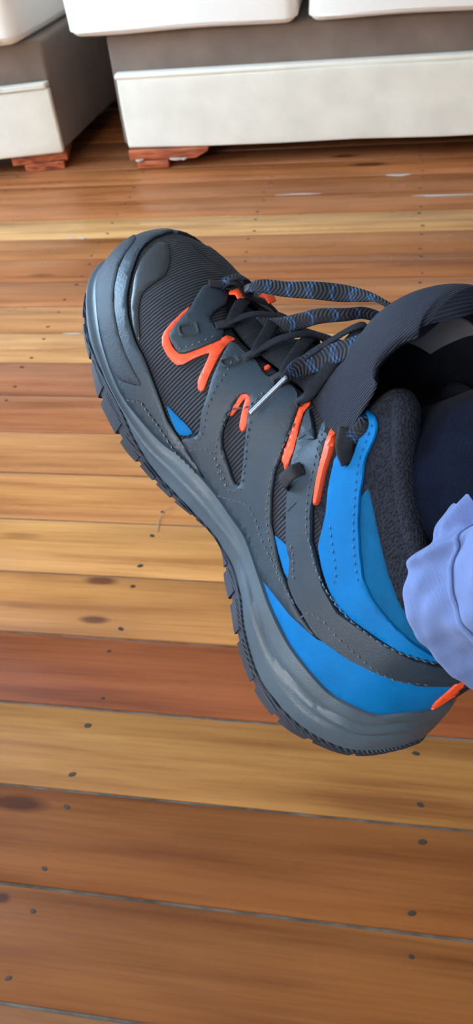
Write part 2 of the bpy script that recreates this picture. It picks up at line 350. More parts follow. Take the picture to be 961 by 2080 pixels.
def S(s,v):
    """upper surface point(s), near half"""
    s=np.asarray(s,float);v=np.asarray(v,float)
    B=crom(RIB_B,s);T=crom(RIB_T,s);k=crom(RIB_K,s)[...,0]
    ph=v*np.pi/2
    hw=k*(1-np.abs(np.cos(ph))**.92)+(1-k)*v**1.25
    zw=k*np.sin(ph)+(1-k)*v
    xw=k*(1-np.abs(np.cos(ph))**.92)+(1-k)*v
    P=np.empty(B.shape)
    P[...,0]=B[...,0]+(T[...,0]-B[...,0])*xw
    P[...,1]=B[...,1]+(T[...,1]-B[...,1])*hw
    P[...,2]=B[...,2]+(T[...,2]-B[...,2])*zw
    # heel counter swells backwards a little, then dips in at the achilles
    h=np.clip(1-s*NR/4,0,1)**1
    P[...,0]+=h*(-3*np.sin(v*np.pi*1.0)*(v<.5)+0)
    return P
def SN(s,v,e=1e-3):
    s=np.asarray(s,float);v=np.asarray(v,float)
    s0=np.clip(s-e,0,1);s1=np.clip(s+e,0,1);v0=np.clip(v-4*e,0,1);v1=np.clip(v+4*e,0,1)
    a=S(s1,v)-S(s0,v);b=S(s,v1)-S(s,v0)
    n=np.cross(b,a);l=np.linalg.norm(n,axis=-1,keepdims=True)
    n=n/np.maximum(l,1e-9)
    return n

OV={'guard': [(0.9633,0.348),(0.9607,0.307),(0.9567,0.27),(0.9533,0.233),(0.9493,0.19),(0.9453,0.147),(0.9407,0.11),(0.936,0.072),(0.9307,0.035),(0.9247,0.003),(0.9113,0.0),(0.896,0.0),(0.8827,0.0),(0.8733,0.0),(0.8647,0.0),(0.856,0.003),(0.848,0.003),(0.84,0.003),(0.8293,0.01),(0.8187,0.018),(0.8093,0.02),(0.8,0.02),(0.7927,0.022),(0.786,0.022),(0.78,0.02),(0.7733,0.02),(0.7673,0.015),(0.7607,0.013),(0.7533,0.025),(0.7453,0.037),(0.7373,0.05),(0.7287,0.09),(0.72,0.128),(0.7127,0.158),(0.7147,0.177),(0.7233,0.177),(0.732,0.175),(0.7393,0.175),(0.7467,0.175),(0.754,0.17),(0.7613,0.168),(0.7673,0.17),(0.774,0.17),(0.78,0.17),(0.7867,0.168),(0.7933,0.175),(0.8013,0.177),(0.81,0.18),(0.8193,0.18),(0.828,0.188),(0.836,0.198),(0.8447,0.203),(0.8527,0.21),(0.86,0.233),(0.8673,0.253),(0.8767,0.27),(0.8833,0.295),(0.892,0.318),(0.9013,0.34),(0.91,0.37),(0.9207,0.395),(0.934,0.415)],'toecap': [(0.7613,0.297),(0.7647,0.27),(0.7713,0.273),(0.7787,0.27),(0.784,0.278),(0.79,0.285),(0.796,0.292),(0.8033,0.297),(0.8107,0.302),(0.818,0.315),(0.826,0.328),(0.834,0.34),(0.8427,0.35),(0.8507,0.365),(0.856,0.385),(0.8627,0.405),(0.8693,0.427),(0.8773,0.448),(0.8873,0.465),(0.896,0.505),(0.908,0.545),(0.9227,0.583),(0.92,0.623),(0.9187,0.662),(0.9,0.662),(0.884,0.657),(0.8707,0.65),(0.8573,0.625),(0.8453,0.603),(0.834,0.583),(0.8307,0.552),(0.8273,0.522),(0.8247,0.49),(0.8207,0.45),(0.818,0.408),(0.8073,0.375),(0.8,0.362),(0.7933,0.35),(0.7873,0.338),(0.7807,0.33),(0.774,0.32),(0.7673,0.31)],'sliver1': [(0.6787,0.208),(0.67,0.21),(0.66,0.21),(0.6487,0.208),(0.6367,0.205),(0.628,0.198),(0.6187,0.188),(0.61,0.18),(0.6173,0.138),(0.63,0.105),(0.6387,0.125),(0.6467,0.14),(0.6547,0.152),(0.6633,0.173),(0.6713,0.19)],'eyestay1': [(0.7987,0.81),(0.7907,0.79),(0.7833,0.77),(0.7767,0.75),(0.7707,0.728),(0.7653,0.693),(0.7607,0.657),(0.7567,0.62),(0.7527,0.583),(0.7493,0.545),(0.7433,0.497),(0.736,0.5),(0.7287,0.503),(0.722,0.503),(0.7147,0.5),(0.7107,0.537),(0.7093,0.575),(0.7087,0.615),(0.708,0.657),(0.708,0.7),(0.708,0.745),(0.708,0.79),(0.7093,0.84),(0.7173,0.91),(0.7293,0.935),(0.7327,0.89),(0.736,0.845),(0.75,0.838),(0.7547,0.88),(0.76,0.92),(0.766,0.958),(0.7747,0.998),(0.7827,1.0),(0.7907,1.0),(0.812,1.0),(0.816,0.99),(0.818,0.948),(0.8147,0.905),(0.8127,0.863)],'orange1': [(0.7733,0.733),(0.7693,0.695),(0.766,0.657),(0.7627,0.625),(0.76,0.59),(0.7573,0.555),(0.7547,0.522),(0.7513,0.487),(0.748,0.453),(0.738,0.43),(0.73,0.43),(0.7227,0.427),(0.7133,0.432),(0.704,0.435),(0.7013,0.478),(0.7007,0.53),(0.7007,0.583),(0.6993,0.623),(0.6987,0.665),(0.698,0.708),(0.6927,0.662),(0.688,0.62),(0.6833,0.58),(0.6787,0.53),(0.674,0.482),(0.662,0.432),(0.6553,0.432),(0.654,0.46),(0.6607,0.503),(0.6667,0.547),(0.672,0.593),(0.6767,0.638),(0.6827,0.688),(0.6873,0.733),(0.6927,0.782),(0.698,0.833),(0.704,0.895),(0.7067,0.98),(0.7127,0.955),(0.7187,0.93),(0.7113,0.848),(0.71,0.795),(0.7087,0.745),(0.708,0.698),(0.708,0.652),(0.7087,0.613),(0.71,0.575),(0.7113,0.537),(0.714,0.505),(0.7207,0.497),(0.7273,0.49),(0.7407,0.492),(0.748,0.527),(0.7507,0.56),(0.7533,0.595),(0.7567,0.628),(0.762,0.665),(0.7673,0.7)],'A': [(0.7053,0.902),(0.6973,0.848),(0.6907,0.797),(0.682,0.725),(0.6773,0.685),(0.6727,0.647),(0.6673,0.608),(0.6633,0.57),(0.6567,0.53),(0.6507,0.492),(0.6447,0.455),(0.6407,0.422),(0.636,0.39),(0.632,0.357),(0.6273,0.323),(0.6213,0.292),(0.6147,0.26),(0.6087,0.228),(0.6027,0.195),(0.606,0.152),(0.62,0.12),(0.622,0.095),(0.612,0.077),(0.6027,0.065),(0.5933,0.052),(0.5847,0.045),(0.576,0.035),(0.5673,0.025),(0.558,0.018),(0.5493,0.007),(0.542,0.003),(0.5347,0.0),(0.5267,0.0),(0.5193,0.0),(0.5113,0.0),(0.5033,0.0),(0.4953,0.0),(0.4873,0.0),(0.4793,0.0),(0.47,0.0),(0.4607,0.0),(0.4507,0.0),(0.44,0.0),(0.43,0.0),(0.4193,0.0),(0.4087,0.0),(0.3993,0.0),(0.3907,0.0),(0.3827,0.0),(0.3747,0.0),(0.3667,0.0),(0.3593,0.0),(0.3507,0.015),(0.342,0.03),(0.334,0.043),(0.326,0.055),(0.3187,0.065),(0.312,0.075),(0.306,0.083),(0.2993,0.092),(0.2933,0.105),(0.2873,0.118),(0.2813,0.13),(0.2747,0.14),(0.2687,0.15),(0.262,0.16),(0.2553,0.168),(0.246,0.198),(0.2547,0.188),(0.2627,0.177),(0.27,0.175),(0.278,0.17),(0.2853,0.165),(0.2933,0.16),(0.3007,0.155),(0.3067,0.155),(0.3127,0.155),(0.3193,0.155),(0.326,0.155),(0.334,0.152),(0.3427,0.147),(0.3513,0.145),(0.358,0.147),(0.3647,0.15),(0.3713,0.152),(0.378,0.155),(0.3853,0.155),(0.3927,0.158),(0.4027,0.163),(0.4133,0.17),(0.4213,0.182),(0.43,0.195),(0.438,0.212),(0.4453,0.23),(0.4527,0.253),(0.46,0.278),(0.466,0.307),(0.4727,0.34),(0.4793,0.37),(0.4853,0.403),(0.4887,0.432),(0.492,0.463),(0.4967,0.495),(0.5013,0.527),(0.506,0.562),(0.5107,0.598),(0.5153,0.633),(0.52,0.672),(0.5253,0.713),(0.53,0.753),(0.5353,0.792),(0.5407,0.843),(0.546,0.895),(0.556,0.93),(0.5667,0.97),(0.5753,0.973),(0.584,0.975),(0.584,0.91),(0.5847,0.848),(0.5973,0.883),(0.6107,0.925),(0.6107,0.868),(0.62,0.883),(0.6307,0.902),(0.6407,0.92),(0.6513,0.935),(0.6627,0.955),(0.6733,0.925),(0.6833,0.932),(0.6927,0.938),(0.6993,0.922)],'A_hole': [(0.6093,0.608),(0.6053,0.565),(0.6013,0.522),(0.596,0.473),(0.5913,0.422),(0.5867,0.378),(0.582,0.33),(0.5753,0.302),(0.5687,0.275),(0.5627,0.247),(0.554,0.23),(0.546,0.212),(0.5373,0.198),(0.5307,0.182),(0.524,0.168),(0.5167,0.155),(0.51,0.143),(0.5013,0.163),(0.5073,0.19),(0.5133,0.217),(0.5187,0.247),(0.5247,0.275),(0.5307,0.302),(0.536,0.33),(0.542,0.36),(0.5473,0.388),(0.5533,0.415),(0.5587,0.445),(0.5647,0.475),(0.5707,0.505),(0.576,0.535),(0.582,0.568),(0.5887,0.603),(0.5953,0.638),(0.6047,0.647)],'B': [(0.532,0.875),(0.5267,0.83),(0.5207,0.787),(0.5153,0.745),(0.51,0.708),(0.5053,0.67),(0.5,0.635),(0.4947,0.6),(0.49,0.568),(0.4847,0.532),(0.478,0.495),(0.4707,0.453),(0.4633,0.413),(0.4553,0.38),(0.4473,0.352),(0.44,0.33),(0.432,0.31),(0.4233,0.295),(0.4147,0.283),(0.4067,0.27),(0.3993,0.26),(0.392,0.253),(0.3853,0.245),(0.3793,0.235),(0.3733,0.228),(0.3673,0.22),(0.3593,0.22),(0.3513,0.217),(0.344,0.217),(0.3387,0.205),(0.334,0.193),(0.3293,0.177),(0.3247,0.163),(0.3173,0.163),(0.31,0.163),(0.3033,0.163),(0.2967,0.168),(0.2907,0.173),(0.2847,0.175),(0.278,0.177),(0.2713,0.177),(0.2647,0.18),(0.2573,0.18),(0.2513,0.19),(0.2447,0.203),(0.2387,0.212),(0.232,0.223),(0.2253,0.233),(0.2193,0.24),(0.2127,0.25),(0.206,0.255),(0.1987,0.268),(0.1913,0.278),(0.184,0.285),(0.1767,0.29),(0.1687,0.295),(0.1613,0.3),(0.154,0.305),(0.1467,0.315),(0.14,0.325),(0.1333,0.333),(0.126,0.34),(0.1187,0.345),(0.1113,0.345),(0.1033,0.343),(0.0953,0.348),(0.0873,0.355),(0.0793,0.362),(0.0713,0.372),(0.0633,0.388),(0.0547,0.398),(0.05,0.45),(0.0447,0.497),(0.0487,0.5),(0.062,0.525),(0.0753,0.55),(0.084,0.547),(0.0933,0.547),(0.102,0.547),(0.1107,0.545),(0.1193,0.537),(0.1273,0.53),(0.1367,0.527),(0.1453,0.522),(0.154,0.517),(0.1633,0.512),(0.172,0.505),(0.18,0.495),(0.188,0.49),(0.1953,0.485),(0.202,0.478),(0.2093,0.468),(0.2153,0.46),(0.222,0.45),(0.2293,0.438),(0.236,0.425),(0.2427,0.413),(0.2493,0.4),(0.2567,0.383),(0.2633,0.383),(0.2693,0.383),(0.276,0.38),(0.2827,0.378),(0.2893,0.372),(0.294,0.375),(0.2987,0.38),(0.3033,0.383),(0.3087,0.385),(0.3133,0.388),(0.3193,0.388),(0.3247,0.39),(0.3327,0.388),(0.3413,0.385),(0.3467,0.393),(0.352,0.4),(0.3573,0.405),(0.3627,0.413),(0.3687,0.417),(0.3747,0.422),(0.3793,0.432),(0.384,0.445),(0.3893,0.455),(0.3947,0.465),(0.4,0.478),(0.406,0.49),(0.4127,0.508),(0.4207,0.525),(0.428,0.547),(0.436,0.57),(0.444,0.6),(0.452,0.64),(0.464,0.703),(0.476,0.78),(0.486,0.848),(0.498,0.895),(0.508,0.938),(0.5027,0.873),(0.4967,0.812),(0.488,0.75),(0.4787,0.688),(0.49,0.738),(0.4993,0.782),(0.5087,0.828),(0.5173,0.865),(0.526,0.902),(0.5347,0.94)],'blue_low': [(0.3653,0.003),(0.3553,0.013),(0.3453,0.025),(0.3367,0.04),(0.3287,0.052),(0.3213,0.065),(0.314,0.077),(0.3073,0.092),(0.3013,0.105),(0.296,0.115),(0.29,0.128),(0.284,0.138),(0.2773,0.147),(0.27,0.163),(0.262,0.175),(0.254,0.188),(0.2473,0.2),(0.2413,0.212),(0.2347,0.225),(0.228,0.238),(0.2213,0.247),(0.2147,0.258),(0.208,0.268),(0.2007,0.278),(0.194,0.29),(0.1867,0.297),(0.1793,0.305),(0.1713,0.31),(0.1633,0.315),(0.156,0.32),(0.1487,0.333),(0.1407,0.348),(0.1327,0.357),(0.1247,0.367),(0.1167,0.375),(0.108,0.378),(0.1,0.385),(0.0913,0.388),(0.0833,0.393),(0.0747,0.4),(0.0667,0.41),(0.058,0.42),(0.0413,0.385),(0.0387,0.315),(0.0347,0.238),(0.0293,0.15),(0.0333,0.103),(0.0373,0.058),(0.042,0.015),(0.0513,0.01),(0.06,0.0),(0.0693,0.0),(0.0787,0.0),(0.0873,0.0),(0.0953,0.0),(0.1027,0.0),(0.1107,0.0),(0.1187,0.0),(0.1267,0.0),(0.1353,0.0),(0.1433,0.0),(0.1513,0.0),(0.1593,0.0),(0.1673,0.0),(0.1753,0.0),(0.1827,0.0),(0.1907,0.0),(0.198,0.0),(0.2047,0.0),(0.212,0.0),(0.2187,0.0),(0.2253,0.0),(0.232,0.0),(0.238,0.0),(0.2447,0.0),(0.252,0.0),(0.2587,0.0),(0.2653,0.0),(0.2713,0.0),(0.278,0.0),(0.284,0.003),(0.2893,0.003),(0.2947,0.005),(0.3,0.005),(0.306,0.003),(0.3113,0.0),(0.3173,0.0),(0.3233,0.0),(0.33,0.0),(0.3367,0.0),(0.3433,0.0),(0.35,0.0),(0.3573,0.0)],'sliver2': [(0.396,0.158),(0.3887,0.155),(0.3813,0.155),(0.3747,0.155),(0.368,0.152),(0.3607,0.155),(0.354,0.155),(0.3473,0.155),(0.3407,0.155),(0.328,0.165),(0.326,0.188),(0.33,0.203),(0.3347,0.215),(0.3393,0.228),(0.346,0.228),(0.3533,0.23),(0.3607,0.23),(0.3733,0.203),(0.3847,0.177)],'orange3': [(0.5587,0.995),(0.5507,0.93),(0.544,0.873),(0.5387,0.828),(0.5333,0.785),(0.5287,0.745),(0.5233,0.703),(0.518,0.662),(0.5133,0.625),(0.5087,0.59),(0.504,0.555),(0.5,0.522),(0.4953,0.487),(0.4907,0.455),(0.486,0.468),(0.476,0.422),(0.4693,0.42),(0.478,0.465),(0.486,0.508),(0.4907,0.56),(0.496,0.59),(0.5013,0.625),(0.506,0.657),(0.5113,0.693),(0.5167,0.73),(0.522,0.77),(0.5273,0.81),(0.5333,0.853),(0.536,0.9),(0.5393,0.953),(0.542,1.0),(0.5507,1.0)],'orange4': [(0.4833,0.848),(0.476,0.833),(0.4593,0.735),(0.446,0.672),(0.4367,0.64),(0.43,0.615),(0.424,0.595),(0.4187,0.575),(0.4127,0.557),(0.4067,0.542),(0.4013,0.527),(0.396,0.515),(0.3907,0.505),(0.386,0.492),(0.3813,0.482),(0.3767,0.473),(0.3727,0.46),(0.378,0.43),(0.384,0.44),(0.39,0.45),(0.396,0.46),(0.4027,0.473),(0.4093,0.487),(0.416,0.505),(0.424,0.522),(0.4313,0.542),(0.4373,0.565),(0.4433,0.593),(0.45,0.625),(0.458,0.67),(0.4667,0.728),(0.476,0.79)],'orange2': [(0.6187,0.723),(0.6093,0.755),(0.596,0.69),(0.5907,0.65),(0.586,0.613),(0.582,0.578),(0.576,0.54),(0.57,0.505),(0.5647,0.47),(0.5593,0.435),(0.56,0.41),(0.566,0.413),(0.576,0.46),(0.5833,0.505),(0.5913,0.552),(0.596,0.588),(0.6013,0.623),(0.5993,0.585),(0.5967,0.547),(0.5927,0.497),(0.5887,0.448),(0.592,0.422),(0.5973,0.47),(0.6033,0.517),(0.606,0.555),(0.6093,0.593),(0.6127,0.633),(0.6153,0.675)],'orange5': [(0.6267,0.893),(0.638,0.948),(0.6413,1.0),(0.6293,1.0),(0.628,0.95)],'orange_heel': [(0.04,0.005),(0.0347,0.03),(0.0287,0.05),(0.0287,0.107),(0.028,0.163),(0.0267,0.212),(0.026,0.265),(0.0293,0.335),(0.0313,0.398),(0.0327,0.455),(0.032,0.497),(0.034,0.515),(0.0467,0.497),(0.05,0.46),(0.0507,0.408),(0.0507,0.352),(0.0507,0.295),(0.0513,0.228),(0.0513,0.158),(0.0467,0.088)],'strap': [(0.474,1.0),(0.4653,0.973),(0.4427,0.885),(0.4167,0.875),(0.398,0.87),(0.39,0.855),(0.3827,0.84),(0.3787,0.818),(0.374,0.797),(0.37,0.782),(0.3653,0.77),(0.3593,0.765),(0.3527,0.76),(0.3473,0.755),(0.3433,0.745),(0.3393,0.735),(0.3347,0.728),(0.3293,0.723),(0.324,0.715),(0.3187,0.71),(0.314,0.7),(0.3093,0.693),(0.304,0.688),(0.2993,0.68),(0.294,0.675),(0.2893,0.667),(0.2847,0.657),(0.2793,0.652),(0.274,0.645),(0.2687,0.638),(0.2633,0.628),(0.258,0.62),(0.2527,0.618),(0.2467,0.618),(0.2407,0.615),(0.2347,0.613),(0.2273,0.615),(0.2193,0.618),(0.2113,0.618),(0.204,0.62),(0.196,0.623),(0.188,0.623),(0.1793,0.62),(0.1693,0.623),(0.1587,0.623),(0.1487,0.62),(0.1393,0.623),(0.13,0.623),(0.12,0.62),(0.1107,0.618),(0.1007,0.61),(0.09,0.598),(0.076,0.583),(0.0873,0.57),(0.0973,0.555),(0.108,0.55),(0.118,0.542),(0.1273,0.53),(0.1353,0.525),(0.1433,0.52),(0.1507,0.512),(0.1587,0.505),(0.1693,0.503),(0.18,0.495),(0.188,0.49),(0.1947,0.485),(0.202,0.478),(0.2087,0.47),(0.2153,0.46),(0.222,0.45),(0.2287,0.44),(0.2353,0.43),(0.242,0.417),(0.2487,0.405),(0.256,0.39),(0.2627,0.39),(0.2693,0.39),(0.2767,0.388),(0.2833,0.388),(0.2887,0.39),(0.2947,0.39),(0.3,0.393),(0.3053,0.393),(0.3107,0.398),(0.3167,0.403),(0.3227,0.405),(0.3287,0.408),(0.3333,0.422),(0.3373,0.438),(0.3413,0.455),(0.346,0.468),(0.3507,0.482),(0.3553,0.495),(0.3607,0.505),(0.3667,0.512),(0.3727,0.52),(0.3787,0.527),(0.384,0.535),(0.3893,0.545),(0.3947,0.557),(0.4,0.57),(0.408,0.59),(0.416,0.615),(0.4167,0.638),(0.4173,0.66),(0.4007,0.652),(0.3907,0.655),(0.3813,0.66),(0.3847,0.68),(0.3887,0.698),(0.3933,0.713),(0.398,0.725),(0.4027,0.743),(0.4113,0.765),(0.4207,0.79),(0.4373,0.812)],'rear_blue': [(0.3353,0.777),(0.3287,0.782),(0.3227,0.785),(0.3167,0.787),(0.3113,0.79),(0.3053,0.792),(0.3,0.792),(0.2953,0.79),(0.29,0.79),(0.2847,0.79),(0.2793,0.787),(0.274,0.787),(0.268,0.785),(0.262,0.785),(0.2567,0.782),(0.2507,0.78),(0.2447,0.775),(0.2387,0.77),(0.2333,0.765),(0.2273,0.763),(0.222,0.758),(0.216,0.75),(0.2107,0.743),(0.2047,0.735),(0.198,0.733),(0.1913,0.728),(0.184,0.723),(0.1767,0.718),(0.17,0.708),(0.1627,0.7),(0.154,0.695),(0.1453,0.69),(0.1367,0.682),(0.128,0.67),(0.1187,0.657),(0.108,0.645),(0.0973,0.63),(0.086,0.608),(0.0747,0.585),(0.084,0.58),(0.094,0.578),(0.1033,0.588),(0.112,0.598),(0.1207,0.6),(0.1293,0.603),(0.1373,0.6),(0.1453,0.598),(0.1533,0.605),(0.1613,0.608),(0.1693,0.61),(0.1773,0.613),(0.1853,0.613),(0.1933,0.61),(0.2007,0.608),(0.208,0.608),(0.2147,0.608),(0.2207,0.608),(0.2273,0.605),(0.2333,0.603),(0.24,0.598),(0.246,0.603),(0.2527,0.605),(0.2587,0.608),(0.2647,0.61),(0.2713,0.608),(0.276,0.618),(0.2807,0.625),(0.286,0.63),(0.2907,0.638),(0.296,0.642),(0.3007,0.647),(0.3053,0.652),(0.3093,0.665),(0.314,0.675),(0.3187,0.685),(0.3233,0.695),(0.328,0.705),(0.3333,0.713),(0.334,0.735),(0.3347,0.755)],'rand': [(0.982,0.67),(0.9607,0.638),(0.9427,0.593),(0.9313,0.545),(0.9167,0.515),(0.9047,0.48),(0.8953,0.445),(0.8827,0.425),(0.872,0.403),(0.8633,0.378),(0.8553,0.355),(0.848,0.34),(0.8413,0.323),(0.8333,0.31),(0.8267,0.295),(0.818,0.29),(0.8093,0.285),(0.802,0.278),(0.7953,0.27),(0.7887,0.27),(0.782,0.27),(0.7753,0.27),(0.7687,0.268),(0.762,0.268),(0.7533,0.273),(0.7447,0.278),(0.736,0.28),(0.728,0.275),(0.7207,0.268),(0.7133,0.258),(0.7067,0.245),(0.7007,0.233),(0.6947,0.22),(0.688,0.205),(0.6813,0.19),(0.674,0.173),(0.666,0.155),(0.658,0.138),(0.6493,0.13),(0.6407,0.12),(0.632,0.11),(0.622,0.095),(0.612,0.077),(0.6027,0.065),(0.5933,0.052),(0.5847,0.045),(0.576,0.035),(0.5673,0.025),(0.558,0.018),(0.5493,0.007)]}
